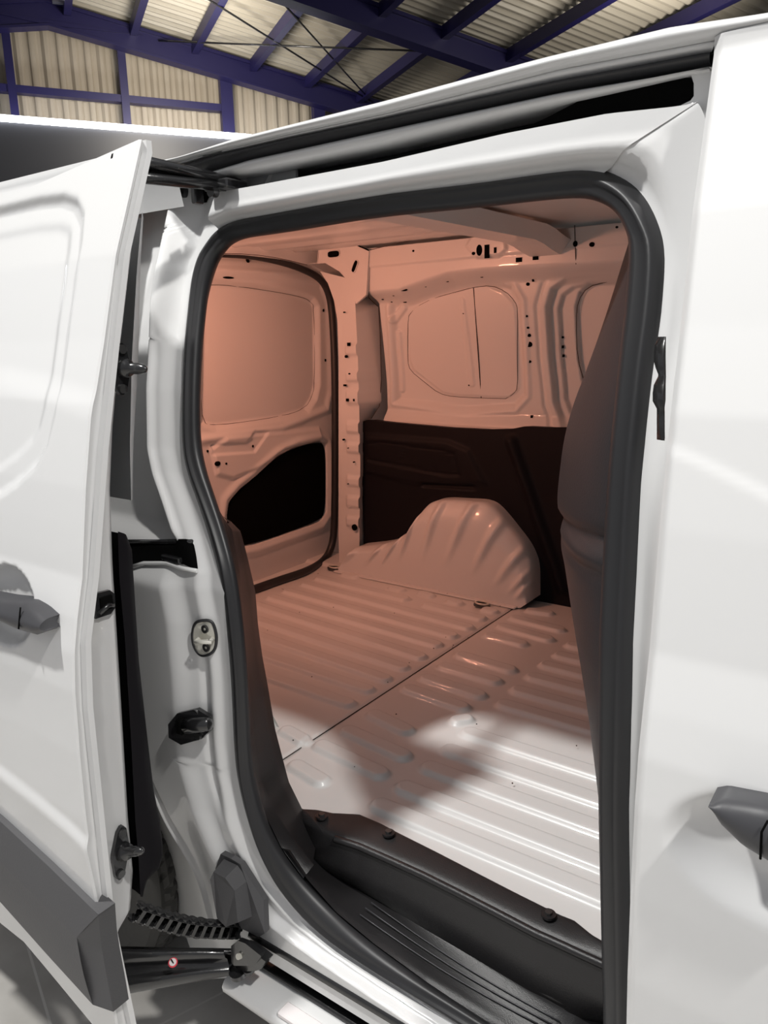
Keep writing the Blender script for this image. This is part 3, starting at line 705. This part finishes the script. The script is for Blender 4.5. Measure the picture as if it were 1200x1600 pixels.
# ---- step tray in the door opening
E0 = [(473,1264),(494,1265),(519,1270),(561,1272),(594,1286),(622,1301),(680,1330),(740,1361),(800,1392),(846,1415),(874,1429),(897,1438),(925,1461),(951,1476),(1000,1505)]
E1 = [(505,1302),(519,1308),(560,1321),(603,1340),(660,1366),(720,1396),(780,1427),(837,1457),(875,1474),(907,1489),(951,1509),(1000,1535)]
E2 = [(496,1312),(525,1342),(557,1368),(627,1419),(720,1475),(813,1531),(860,1560),(883,1571),(907,1576),(951,1569),(1000,1560)]
E3 = [(450,1330),(480,1374),(525,1425),(585,1475),(668,1535),(735,1580),(850,1655),(900,1690),(960,1730)]
n = 90
e0 = resample([P(*p, z=.584) for p in E0], n); e1 = resample([P(*p, z=.572) for p in E1], n); e2 = resample([P(*p, z=.462) for p in E2], n); e3 = resample([PS(*p, sealy, .02) for p in E3], n)
e0d = e0+[0, .004, -.014]
rows = [e0d, e0+[0, .001, -.002], e0*.97+e1*.03+[0, 0, .002], e0*.5+e1*.5+[0, 0, .004], e0*.1+e1*.9+[0, 0, .003], e1+[0, 0, -.004]]
# basin: steep riser down from e1, flat tread, rounded raised lip at e2
rb_ = e1.copy(); rb_[:, 2] = .50; rb_[:, 1] -= .012
rc = e1*.35+e2*.65; rc[:, 2] = .470
rows += [rb_*.5+e1*.5, rb_*.9+e1*.1, rb_*.7+rc*.3+[0, 0, -.018], rc+[0, 0, -.034], e2*.8+rc*.2+[0, 0, -.032], e2*.96+rc*.04+[0, 0, -.008], e2+[0, 0, 0.010], e2*.96+e3*.04+[0, 0, .010], e2*.90+e3*.10+[0, 0, .004]]
for k in (.12, .25, .5, .75, .9): 
    q = e2*(1-k)+e3*k; q[:, 2] += .004-.010*k*(1-k)*2; rows.append(q)
rows.append(e3)
rows = smooth_rows(rows, 2); mb = VB(); mb.grid(np.array(rows)); mb.tube(smooth_path(e1[4:]+[0, 0, -.002], 1), .007, 10); mb.tube(smooth_path(e2[3:]+[0, -.002, .008], 1), .0065, 10); c0_ = np.array(rows)[:, 0]; mb.grid(np.array([c0_, c0_+[-.05, .0, 0], c0_+[-.06, .02, -.03]]))
stp = mb.build('step_tray', PLAS, label='black textured plastic entrance step')
mb = VB()
for off in ((280,468,905,857),(300,450,932,848),(262,490,860,857)):
    p0 = (440+off[0]*.4667, 1200+off[1]*.4667); p1 = (440+off[2]*.4667, 1200+off[3]*.4667)
    q = []
    for k in np.linspace(0, 1, 12):
        bx = p0[0]+(p1[0]-p0[0])*k; by = p0[1]+(p1[1]-p0[1])*k+8*math.sin(k*math.pi)
        # nearest row point: interpolate z between e2 and e3 at this x
        z_ = .462
        for _ in range(6):
            c_ = P(bx, by, z=z_); i2 = np.argmin(np.abs(e2[:, 0]-c_[0])); i3 = np.argmin(np.abs(e3[:, 0]-c_[0]))
            t_ = np.clip((e2[i2, 1]-c_[1])/(e2[i2, 1]-e3[i3, 1]+1e-6), 0, 1); z_ = e2[i2, 2]*(1-t_)+e3[i3, 2]*t_+.0035
        q.append(P(bx, by, z=z_))
    mb.tube(q, .0011, 6)
mb.build('grip_line', HAND, stp)
for c in ((503,1275),(607,1302),(857,1429)):
    q = P(*c, z=.588); mb = VB(); mb.disc(q, .012, (0, 0, 1), 0, th=.002); mb.disc(q+[0, 0, .003], .006, (0, 0, 1), 1, th=.003, k=8); mb.build('screw', [PLAS, DSTEEL], stp)

# ---- outer quarter panel, wheel and arch liner
mb = VB(); qx = np.linspace(-2.15, -1.14, 60); qz = np.linspace(.25, 1.79, 90); QX, QZ = np.meshgrid(qx, qz, indexing='ij')
QY = skin(QZ)+0*QX; cx, cz = -1.56, .33
msk = (np.hypot(QX-cx, QZ-cz) > .40)[:-1, :-1] & ~((QX > -1.30)[:-1, :-1] & (QZ > .0)[:-1, :-1])
mb.grid(np.dstack([QX, QY, QZ]), mask=msk); mb.build('quarter_panel', WHITE)
mb = VB(); mb.box((-1.72, .16, 1.16), (.86, .012, 1.18)); mb.build('inner_side_wall', INNER)
mb = VB(); t = np.linspace(-.2, math.pi+.2, 50)
mb.grid(np.array([[[cx+.42*math.cos(a_), y_, cz+.40*math.sin(a_)] for a_ in t] for y_ in (.14, .42)])); mb.grid(np.array([[[cx+r_*math.cos(a_), .42, cz+r_*math.sin(a_)] for a_ in t] for r_ in (.02, .42)]))
mb.build('wheel_arch_liner', LINER)
wh = empty('wheel', (0, 0, 0)); wh.parent = van; wh.location = van_inv
def wheel(cx, y0, parent):
    mb = VB(); t = np.linspace(0, 2*math.pi, 180, endpoint=False)
    prof = [(.20, 0), (.27, -.008), (.305, .004), (.318, .02)]+[(.325, .03+.15*k/16) for k in range(17)]+[(.318, .19), (.305, .206), (.27, .218), (.20, .21)]
    G = []
    for r_, y_ in prof:
        k = (y_-.03)/.15; blocks = np.zeros_like(t)
        if 0 <= k <= 1:
            if abs((k*4) % 1-.0) < .10: blocks += .009
            blocks += .008*(((t/(2*math.pi)*56+abs(k-.5)*2.4) % 1) < .18)
        G.append(np.c_[cx+(r_-blocks)*np.cos(t), np.full_like(t, y0+y_), .325+(r_-blocks)*np.sin(t)])
    mb.grid(np.array(G), closed_v=True, smooth=False); mb.build('tyre', TYRE, parent)
    mb = VB(); t = np.linspace(0, 2*math.pi, 40, endpoint=False)
    mb.grid(np.array([np.c_[cx+r_*np.cos(t), np.full_like(t, y0+y_), .325+r_*np.sin(t)] for r_, y_ in ((.205, .0), (.195, .03), (.15, .03), (.07, .01), (.01, .01))]), closed_v=True); mb.build('rim', DSTEEL, parent)
wheel(-1.575, .05, wh)
mb = VB(); mb.box((-.65, .95, .42), (2.9, 1.35, .22)); mb.box((.3, 1.0, .28), (.6, 1.4, .1)); mb.build('underbody', VOID)
mb = VB(); xs2 = np.linspace(-2.15, 1.2, 12); strip(mb, [(1.70, .25), (1.86, .35), (1.88, .8), (1.86, 1.1), (1.80, 1.5), (1.70, 1.78)], xs2); mb.build('far_side_skin', WHITE)

# ---- sliding door, slid back
sd = empty('sliding_door', (0, 0, 0)); sd.parent = van; sd.location = van_inv
DXE = -1.0
xs_d = np.linspace(-1.95, DXE, 300); zs_d = np.linspace(.20, 1.785, 360)
SX, SZ = np.meshgrid(xs_d, zs_d, indexing='ij'); SY = dprof(SZ)+0*SX
def pd(px, off=0.): return np.array([PS(*p, dprof, off)[[0, 2]] for p in px])
wpoly = pd([(-260,420),(-100,350),(0,318),(60,303),(100,298),(122,306),(133,330),(129,380),(120,443),(110,510),(100,590),(91,650),(78,700),(60,733),(33,760),(0,783),(-100,830),(-260,880)])
s_ = sdf(SX, SZ, wpoly); SY += .012*sst(-s_/.022)+.004*sst(-(s_+.045)/.02)
wpoly_in = pd([(-260,470),(-100,385),(0,345),(50,330),(100,326),(115,345),(118,400),(105,500),(98,593),(60,600),(-260,560)])
# handle bowl
hc = PS(10, 945, dprof)
SY += .030*np.sqrt(np.clip(1-((SX-hc[0])/.085)**2-((SZ-hc[2])/.062)**2, 0, 1))
# body crease lower down
cr_ = pd([(-200,1035),(0,1192),(60,1238),(110,1280),(140,1310)]); zc = np.interp(SX, cr_[:, 0], cr_[:, 1])
SY -= .006*sst((zc-SZ)/.025)*np.exp(-np.clip(zc-SZ-.03, 0, 9)/.06)
cr2 = pd([(0,568),(100,590),(145,603)])
SY -= .004*sst((np.interp(SX, cr2[:, 0], cr2[:, 1])-SZ)/.05)*sst((SZ-.9)/.3)
# bottom edge rises out of frame
SY += .03*sst((.30-SZ)/.1)
topz = 1.785+0*xs_d
lowx = np.array([PS(*p, dprof)[[0, 2]] for p in ((-200,1190),(0,1427),(72,1513),(144,1600),(178,1640))])
mb = VB(); zl = np.interp(xs_d, lowx[:, 0], lowx[:, 1]); zt = np.interp(xs_d, [-1.95, -1.4, -1.0], [1.70, 1.735, 1.785])
K = np.linspace(0, 1, 360); ZZd = zl[:, None]+(zt-zl)[:, None]*K[None, :]
Yd = np.array([np.interp(ZZd[i], zs_d, SY[i]) for i in range(len(xs_d))])
mb.grid(np.dstack([np.repeat(xs_d[:, None], 360, 1), Yd, ZZd]))
zz_e = ZZd[-1]
# folded front edge: rounded hem, set-back flange, then end face
OUT = Yd[-1]
fy_ = np.interp(zz_e, [.356, .583, .777, .959, 1.06, 1.154, 1.343, 1.498, 1.62, 1.768], [-.184, -.201, -.198, -.195, -.186, -.161, -.122, -.084, -.053, .004])
e_y = np.interp(zz_e, [.30, .50, .527, .557, .623, .725, .857, 1.039, 1.16, 1.276, 1.371, 1.497, 1.714, 1.785], [-.19, -.196, -.19, -.155, -.142, -.14, -.133, -.124, -.118, -.109, -.093, -.064, -.008, .012])
col_ = np.full_like(zz_e, DXE)
h0 = np.c_[col_, OUT, zz_e]; h1 = np.c_[col_+.003, OUT+.003, zz_e]; h2 = np.c_[col_-.006, OUT*.35+fy_*.65, zz_e]; h3 = np.c_[col_-.004, fy_-.013, zz_e]
mb.grid(np.array([h0, h1])); mb.grid(np.array([h1, (h1+h2)/2-[.001, 0, 0], h2, h3])); h4 = np.c_[col_+.006, fy_-.011, zz_e]; h5 = np.c_[col_+.007, fy_-.002, zz_e]; h6 = np.c_[col_-.002, fy_+.001, zz_e]
mb.grid(np.array([h3, h4])); mb.grid(np.array([h4, h5])); mb.grid(np.array([h5, h6]))
ef = [np.c_[col_-.002, fy_+.001, zz_e], np.c_[col_-.012, fy_+.005, zz_e], np.c_[col_-.014, np.maximum(e_y-.012, fy_+.006), zz_e], np.c_[col_-.020, np.maximum(e_y-.002, fy_+.008), zz_e], np.c_[col_-.05, np.maximum(e_y+.004, fy_+.01), zz_e], np.c_[col_-.95, np.maximum(e_y+.004, fy_+.01), zz_e]]
mb.grid(np.array(ef))
mb.build('door_shell', WHITE, sd)
# black inner trim
tl = [(186,830),(188,900),(197,1000),(207,1167),(213,1283),(218,1340),(221,1400)]
tr = [(197,836),(206,858),(217,1033),(230,1150),(240,1233),(250,1283),(255,1329),(250,1356),(229,1375),(221,1400)]
a = resample([P(*p, x=-1.016) for p in tl], 50); b_ = resample([P(*p, x=-1.03) for p in tr], 50)
mb = VB(); mb.grid(np.array([a+[0, -.002, 0], a*.5+b_*.5+[.004, 0, 0], b_*.9+a*.1+[.002, 0, 0], b_, b_+[-.02, .002, 0], b_+[-.8, .0, 0]])); mb.build('inner_trim', TRIM, sd)
# grey strip behind the edge, shade of the inner face put into its colour
mb = VB(); a = resample([P(*p, x=-1.05) for p in ((222,330),(214,420),(206,560),(203,700),(205,782))], 20); b_ = resample([P(*p, x=-1.07) for p in ((224,340),(219,420),(216,560),(208,700),(207,782))], 20)
mb.grid(np.array([a, b_, b_+[-.8, 0, 0]])); mb.build('inner_face_shade', CHAN, sd)
# cladding
L3 = [(-160,1148),(-80,1216),(0,1283),(75,1353),(145,1421),(154,1429)]; B3 = [(-160,1215),(-80,1280),(0,1346),(60,1405),(120,1465)]; K3 = [(-160,1250),(-80,1330),(0,1409),(72,1490),(145,1570)]
ra = resample([PS(*p, dprof, -.012) for p in L3], 40); rb3 = resample([PS(*p, dprof, -.030) for p in B3], 40); rc3 = resample([PS(*p, dprof, -.030) for p in K3], 40)
mb = VB(); mb.grid(np.array([ra+[0, .03, 0], ra])); mb.grid(np.array([ra, ra*.5+rb3*.5+[0, -.002, 0], rb3])); mb.grid(np.array([rb3*(1-k)+rc3*k+[0, -.003*math.sin(k*math.pi), 0] for k in np.linspace(0, 1, 10)])); mb.grid(np.array([rc3, rc3+[0, .035, .004]]))
fa = resample([PS(*p, dprof, -.030) for p in ((120,1465),(121,1480),(125,1505),(129,1525),(136,1548),(145,1570))], 16); fb = resample([PS(*p, dprof, -.010) for p in ((154,1429),(157,1468),(162,1500),(168,1531),(173,1558),(177,1581))], 16)
mb.grid(np.array([fa, fb])); mb.grid(np.array([fb, fb+[0, .03, 0]])); mb.flat([fa[-1], fb[-1], fb[-1]+[0, .03, 0], fa[-1]+[0, .03, 0]])
mb.build('door_cladding', CLAD, sd)
# handle
hp_t = [(-70,925),(-30,931),(0,937),(43,942),(60,952),(75,966)]; hp_b = [(-70,955),(-30,963),(0,970),(30,984),(60,992),(72,986)]
a = resample([PS(*p, dprof, -.022) for p in hp_t], 24); b_ = resample([PS(*p, dprof, -.026) for p in hp_b], 24)
rows = [a+[0, .03, 0]]+[a*(1-k)+b_*k+[0, -.012*math.sin(k*math.pi)**.7, 0] for k in np.linspace(0, 1, 10)]+[b_+[0, .022, 0]]
mb = VB(); mb.grid(np.array(rows)); G = np.array(rows); mb.grid(np.array([G[:, -1], G[:, -1]+[-.003, .03, 0]])); ho = mb.build('door_handle', HAND, sd)
q0 = PS(32, 949, dprof, -.036); q1 = PS(29, 983, dprof, -.036); mb = VB(); mb.tube([q0, (q0+q1)/2+[0, -.0, 0], q1], .0014, 6); mb.build('handle_joint', VOID, ho)
# latch recess, guide pins on the end face
def onend(px, py): return P(px, py, x=DXE-.012)
lp = [onend(*p) for p in ((148,926),(168,921),(176,927),(177,948),(170,958),(146,966))]
mb = VB(); mb.prism(np.array(lp), (.006, 0, 0)); mb.box(onend(162, 941)+[.007, 0, 0], (.004, .022, .022), 1, bev=.001); mb.tube([onend(150,957)+[.008, 0, 0], onend(163,944)+[.010, 0, 0], onend(172,944)+[.008, 0, 0]], .004, 8, 0); mb.build('door_latch', [METB, VOID], sd)
for (c0, c1, lo_, hi_) in (((190,575), (216,576), (187,617), (185,536)), ((190,1329), (224,1329), (184,1372), (187,1289))):
    mb = VB(); top_ = onend(*hi_); bot_ = onend(*lo_); cc = onend(*c0)
    Z_ = np.linspace(0, 1, 14); pl_ = []
    for k in Z_:
        q = bot_*(1-k)+top_*k; wdt = .010+.006*math.exp(-((k-.5)/.22)**2); wdt *= math.sqrt(max(0.05, 1-(abs(2*k-1))**6)); pl_.append((q, wdt))
    pts = [q+[0, -wd, 0] for q, wd in pl_]+[q+[0, wd, 0] for q, wd in pl_[::-1]]
    mb.prism(np.array(pts), (.007, 0, 0))
    pn = mb.build('guide_pin_plate', METB, sd)
    mb = VB(); b0 = cc+[.005, 0, 0]; e_ = P(*c1, y=cc[1])-b0; e_ = _n(e_)*max(.055, np.linalg.norm(e_))
    mb.tube([b0, b0+e_*.2, b0+e_*.22, b0+e_*.7, b0+e_*.9, b0+e_], [.016, .013, .0085, .0085, .006, .001], 14); mb.build('guide_pin', METB, pn)
    for k in (.12, .88):
        mb = VB(); q = bot_*(1-k)+top_*k; mb.disc(q+[.008, 0, 0], .007, (1, 0, 0), 0, th=.003, k=10); mb.build('bolt', DSTEEL, pn)
# upper arm
up0 = P(195, 262, x=-1.04); up1 = P(372, 290, y=.22)
mb = VB()
for dz, r_ in ((.010, .009), (-.008, .009)):
    mb.tube([up0+[-.02, 0, dz*1.5], up0+[0, 0, dz*1.5], (up0+up1)/2+[0, 0, dz], up1+[0, 0, dz*.4]], r_, 8)
V = [up0+[-.02, -.005, .016], up1+[0, 0, .006], up1+[0, .0, -.006], up0+[-.02, -.005, -.016]]; mb.prism(np.array(V), (0, .012, 0))
mb.build('upper_arm', METB, sd)
# lower arm
p0a, p0b = P(120,1480,y=-.17), P(150,1562,y=-.17); p1a, p1b = P(350,1484,y=.0), P(362,1524,y=.0)
mb = VB(); rows = []
for k, h_ in ((0, 0), (.10, .012), (.28, .012), (.36, -.004), (.62, -.004), (.72, .010), (.9, .010), (1, 0)):
    a0 = p0a*(1-k)+p0b*k; a1 = p1a*(1-k)+p1b*k; rows.append([a0+[0, -h_, h_], a0*.5+a1*.5+[0, -h_*1.1, h_], a0*.12+a1*.88+[0, -h_*1.1, h_], a1+[0, -h_*.2, 0]])
mb.grid(np.array(rows), smooth=True); mb.grid(np.array(rows)+[0, .02, -.012]); mb.grid(np.array([[r_ for r_ in rows[-1]], [np.array(r_)+[0, .02, -.012] for r_ in rows[-1]]]))
la = mb.build('lower_arm', METB, sd)
sq = P(272, 1507, y=-.075)
mb = VB(); nrm = _n(CAM-sq)*.5+np.array([0, -.2, .6]); mb.disc(sq+_n(nrm)*.010, .0085, nrm, 0, th=.001); mb.disc(sq+_n(nrm)*.0115, .0065, nrm, 1, th=.001); 
u1 = _n(np.cross(nrm, (0, 1, 0))); mb.tube([sq+_n(nrm)*.013-u1*.004+[0, 0, -.003], sq+_n(nrm)*.013+u1*.004+[0, 0, .003]], .0012, 6, 2); mb.build('warning_sticker', [RED, STK, VOID], la, label='small round red and white sticker')
# bracket with roller at the track
mb = VB(); bp = [P(*p, y=.0) for p in ((361,1478),(372,1470),(383,1474),(408,1494),(400,1506),(390,1509),(366,1509),(361,1503))]
mb.prism(np.array(bp), (0, .010, 0)); mb.prism(np.array([q+[0, .01, -.02] for q in bp]), (0, .02, 0))
br_ = mb.build('roller_bracket', METB, sd)
mb = VB(); mb.disc(P(374,1494,y=-.002), .0055, (0, -1, .4), 0, th=.004); mb.build('rivet', STEEL, br_)
mb = VB(); q = P(372,1518,y=.01); mb.disc(q, .017, (.1, -.3, 1), 0, th=.006, k=24); mb.disc(q+[.02, .01, .01], .012, (.1, -.3, 1), 1, th=.004); mb.build('roller', [METB, DSTEEL], br_)

# ---- hardware on the jamb
def onj(px, py, off=0.):
    y = .08
    for _ in range(20):
        q = P(px, py, y=y); y = .5*y+.5*(float(jamb(np.array(q[0]), np.array(q[2])))+off)
    return P(px, py, y=y)
# striker
pts = smooth_path([onj(*p, -.004) for p in ((305,975),(312,969),(332,968),(338,980),(341,997),(338,1015),(328,1023),(315,1024),(306,1012),(302,995))], 2, True)
mb = VB(); mb.prism(pts, (0, -.004, 0)); st = mb.build('striker_plate', STEEL)
mb = VB(); mb.tube(pts+[0, -.003, 0], .0028, 8, closed=True); mb.build('plate_gasket', RUB, st)
for c in ((320,983),(322,1012)): mb = VB(); mb.disc(onj(*c, -.007), .0075, (0, -1, 0), 0, th=.002); mb.disc(onj(*c, -.010), .0025, (0, -1, 0), 1, th=.001, k=6); mb.build('bolt', [DSTEEL, STEEL], st)
mb = VB(); q0, q1 = onj(311,998,-.010), onj(333,997,-.010); q2 = onj(331,1003,-.018); q3 = onj(314,1003,-.018)
mb.tube([q0, q0+[0, -.008, -.003], q3, q2, q1+[0, -.008, -.003], q1], .0042, 10); mb.build('striker_bar', STEEL, st)
# door stop catch
pts = np.array([onj(*p, -.006) for p in ((268,1129),(282,1112),(312,1105),(332,1117),(333,1139),(320,1152),(288,1161),(269,1150))])
mb = VB(); mb.prism(pts, (0, -.008, 0)); kc = mb.build('catch_plate', METB, label='black octagonal door catch on the jamb')
q0, q1 = onj(292,1133,-.02), onj(327,1131,-.02)
mb = VB(); mb.tube([q0, q0*.5+q1*.5, q1, q1+[.003, 0, 0]], [.016, .0145, .012, .004], 16); mb.box(q0+[-.006, -.004, 0], (.016, .024, .030), 1, bev=.003); mb.build('catch_roller', [METB, VOID], kc)
for c in ((306,1114),(310,1150)): mb = VB(); mb.disc(onj(*c, -.016), .007, (0, -1, 0), 0, th=.003); mb.build('bolt', DSTEEL, kc)
# fuel side slot
st_ = [(175,843),(240,843),(290,842),(298,844),(303,850),(307,870),(309,886)]; sb_ = [(175,886),(205,885),(240,883),(270,880),(285,881),(300,888),(309,889)]
def px_res(p, n): q = resample([(a, b_, 0) for a, b_ in p], n); return q[:, :2]
ta, tb = px_res(st_, 30), px_res(sb_, 30)
mb = VB(); mb.grid(np.array([[onj(*(a*(1-k)+b_*k), -.003) for a, b_ in zip(ta, tb)] for k in np.linspace(0, 1, 6)])); sl = mb.build('jamb_slot', VOID, label='dark slot pressed in the jamb')
mb = VB(); mb.tube([onj(*p, -.004) for p in ((190,848),(250,847),(300,846))], .004, 8); mb.tube([onj(*p, -.006) for p in ((205,886),(225,880),(262,880),(285,888),(308,892))], .004, 8, 1)
mb.box(onj(268,873,-.008), (.05, .01, .010), 0, bev=.002); mb.build('slot_bracket', [METB, WHITE], sl)
# guard cover with rail end
pts = np.array([onj(*p, -.006) for p in ((344,1352),(352,1329),(368,1336),(383,1345),(419,1401),(421,1452),(411,1458),(396,1450),(372,1440),(352,1420))])
mb = VB(); mb.prism(pts, (0, -.012, 0)); gc = mb.build('track_end_cover', CLAD, label='black moulded cover above the track end')
inn = np.array([onj(*p, -.018) for p in ((344,1355),(350,1342),(371,1352),(388,1375),(394,1432),(372,1440),(356,1424))]); cc = inn.mean(0)
mb = VB(); mb.grid(np.array([inn, cc+(inn-cc)*.86+[0, -.030, 0]]), closed_v=True, smooth=False); mb.flat(cc+(inn-cc)*.86+[0, -.030, 0]); mb.build('cover_boss', CLAD, gc)
mb = VB(); mb.disc(onj(407,1425,-.020), .009, (0, -1, 0), 0, th=.004); mb.build('bolt', DSTEEL, gc)
# cable chain
c0 = P(214,1424,y=-.12); c1 = P(378,1452,y=.035)
cc0 = empty('cable_chain', (0, 0, 0)); cc0.parent = van; cc0.location = van_inv
cp = [c0*(1-k)+c1*k+np.array([0, -.004, -.010])*math.sin(k*math.pi) for k in np.linspace(0, 1, 13)]
for i in range(12):
    a, b_ = cp[i], cp[i+1]; t = _n(b_-a); s_ = _n(np.cross(t, (0, 0, 1))); up = np.cross(s_, t); Rm = np.c_[t, s_, up]; ln = np.linalg.norm(b_-a)
    mb = VB(); m_ = (a+b_)/2
    for sg in (-1, 1):
        mb.box(m_+up*sg*.012, (ln*1.02, .020, .003), 0, rot=Rm, bev=.001); mb.disc(a+up*sg*.014, .0095, up, 0, th=.0018, k=14); mb.disc(a+up*sg*.0155, .0035, up, 1, th=.0015, k=8)
    for sg in (-1, 1): mb.box(m_+s_*sg*.010-t*.001, (ln*.38, .003, .025), 0, rot=Rm)
    mb.build('chain_link', [METB, DSTEEL], cc0)
mb = VB(); mb.tube(cp, .004, 8); mb.build('cable', VOID, cc0)
# upper hinge hardware
mb = VB(); pts = np.array([onj(*p, -.004) for p in ((298,290),(300,312),(305,319),(322,316),(326,305),(335,301),(345,298),(340,286))]); mb.prism(pts, (0, .002, 0)); ub = mb.build('upper_track_end', VOID, label='dark end of the upper track')
q = P(378,291,y=.2); mb = VB(); mb.box(P(308,303,y=.15), (.012, .02, .032), 0, bev=.002); mb.box(P(352,291,y=.19), (.06, .05, .016), 0, bev=.003); mb.disc(P(333,300,y=.16), .009, (0, -1, 0), 0, th=.006); mb.build('roller_carriage', METB, ub)
mb = VB(); mb.disc(onj(286,297,-.006), .013, (-.1, -1, 0), 0, th=.005, k=20, rx=.009); mb.disc(onj(286,297,-.012), .007, (-.1, -1, 0), 1, th=.003, rx=.005); mb.build('rubber_bumper', [RUB, METB])
# bumper on the front jamb
mb = VB()
bt = [PS(1042 if k_ < 9 else 1040, py, skin, .012) for k_, py in enumerate(np.linspace(526, 688, 14))]
wds = [.006, .011, .012, .012, .010, .007, .012, .013, .013, .008, .006, .006, .005, .003]
rows = [np.array([q+[-.004, .012-wd*.2, 0] for q, wd in zip(bt, wds)]), np.array([q+[-.010, .002, 0] for q, wd in zip(bt, wds)]), np.array([q+[-wd*.9, -wd*.9, 0] for q, wd in zip(bt, wds)]), np.array([q+[0, -wd, 0] for q, wd in zip(bt, wds)])]
mb.grid(np.array(rows)); mb.build('door_bumper', METB)

# ---- front door
fd = empty('front_door', (0, 0, 0)); fd.parent = van; fd.location = van_inv
fxx = np.linspace(-.222, .75, 240); fzz = np.linspace(.30, 1.806, 260); AX, AZ = np.meshgrid(fxx, fzz, indexing='ij'); AX = AX+(xdoor(AZ)+.222)*sst((.1-AX)/.3); dE = AX-xdoor(AZ); AY = skin(AZ)-.004+.008*sst((.012-dE)/.012)**2-.02*0
hc2 = P(1215, 1325, y=-.04)
e2_ = ((AX-hc2[0])/.105)**2+((AZ-(hc2[2]-.015))/.065)**2; AY += .026*sst(1.15-e2_)
cr3 = np.array([PS(*p, skin)[[0, 2]] for p in ((1040,688),(1090,707),(1180,750),(1260,790))])
AY -= .0022*sst((np.interp(AX, cr3[:, 0], cr3[:, 1])-AZ)/.012)
mb = VB(); mb.grid(np.dstack([AX, AY, AZ])); mb.grid(np.array([np.c_[AX[0], AY[0], AZ[0]], np.c_[AX[0]+.001, AY[0]+.006, AZ[0]], np.c_[AX[0]+.004, AY[0]+.07, AZ[0]]]))
mb.grid(np.array([np.c_[AX[:, -1], AY[:, -1], AZ[:, -1]], np.c_[AX[:, -1], AY[:, -1]+.03, AZ[:, -1]+.004]]))
mb.build('door_shell', WHITE, fd)
ft = [(1112,1248),(1130,1245),(1200,1259),(1260,1278),(1330,1300)]; fb = [(1112,1252),(1126,1284),(1160,1320),(1200,1345),(1260,1370),(1330,1392)]
a = resample([PS(*p, skin, -.030) for p in ft], 26); b_ = resample([PS(*p, skin, -.030) for p in fb], 26)
rows = [a+[0, .03, 0]]+[a*(1-k)+b_*k+[0, -.014*math.sin(k*math.pi)**.6, 0] for k in np.linspace(0, 1, 12)]+[b_+[0, .022, 0]]
mb = VB(); mb.grid(np.array(rows)); fh = mb.build('door_handle', HAND, fd)
mb = VB(); mb.tube([PS(1200,1282,skin,-.046), PS(1190,1300,skin,-.050), PS(1188,1342,skin,-.040)], .0012, 6); mb.build('handle_joint', VOID, fh)
mb = VB(); mb.box((.45, .10, .30), (1.35, .06, .10), 0, bev=.01); mb.build('front_sill', WHITE)
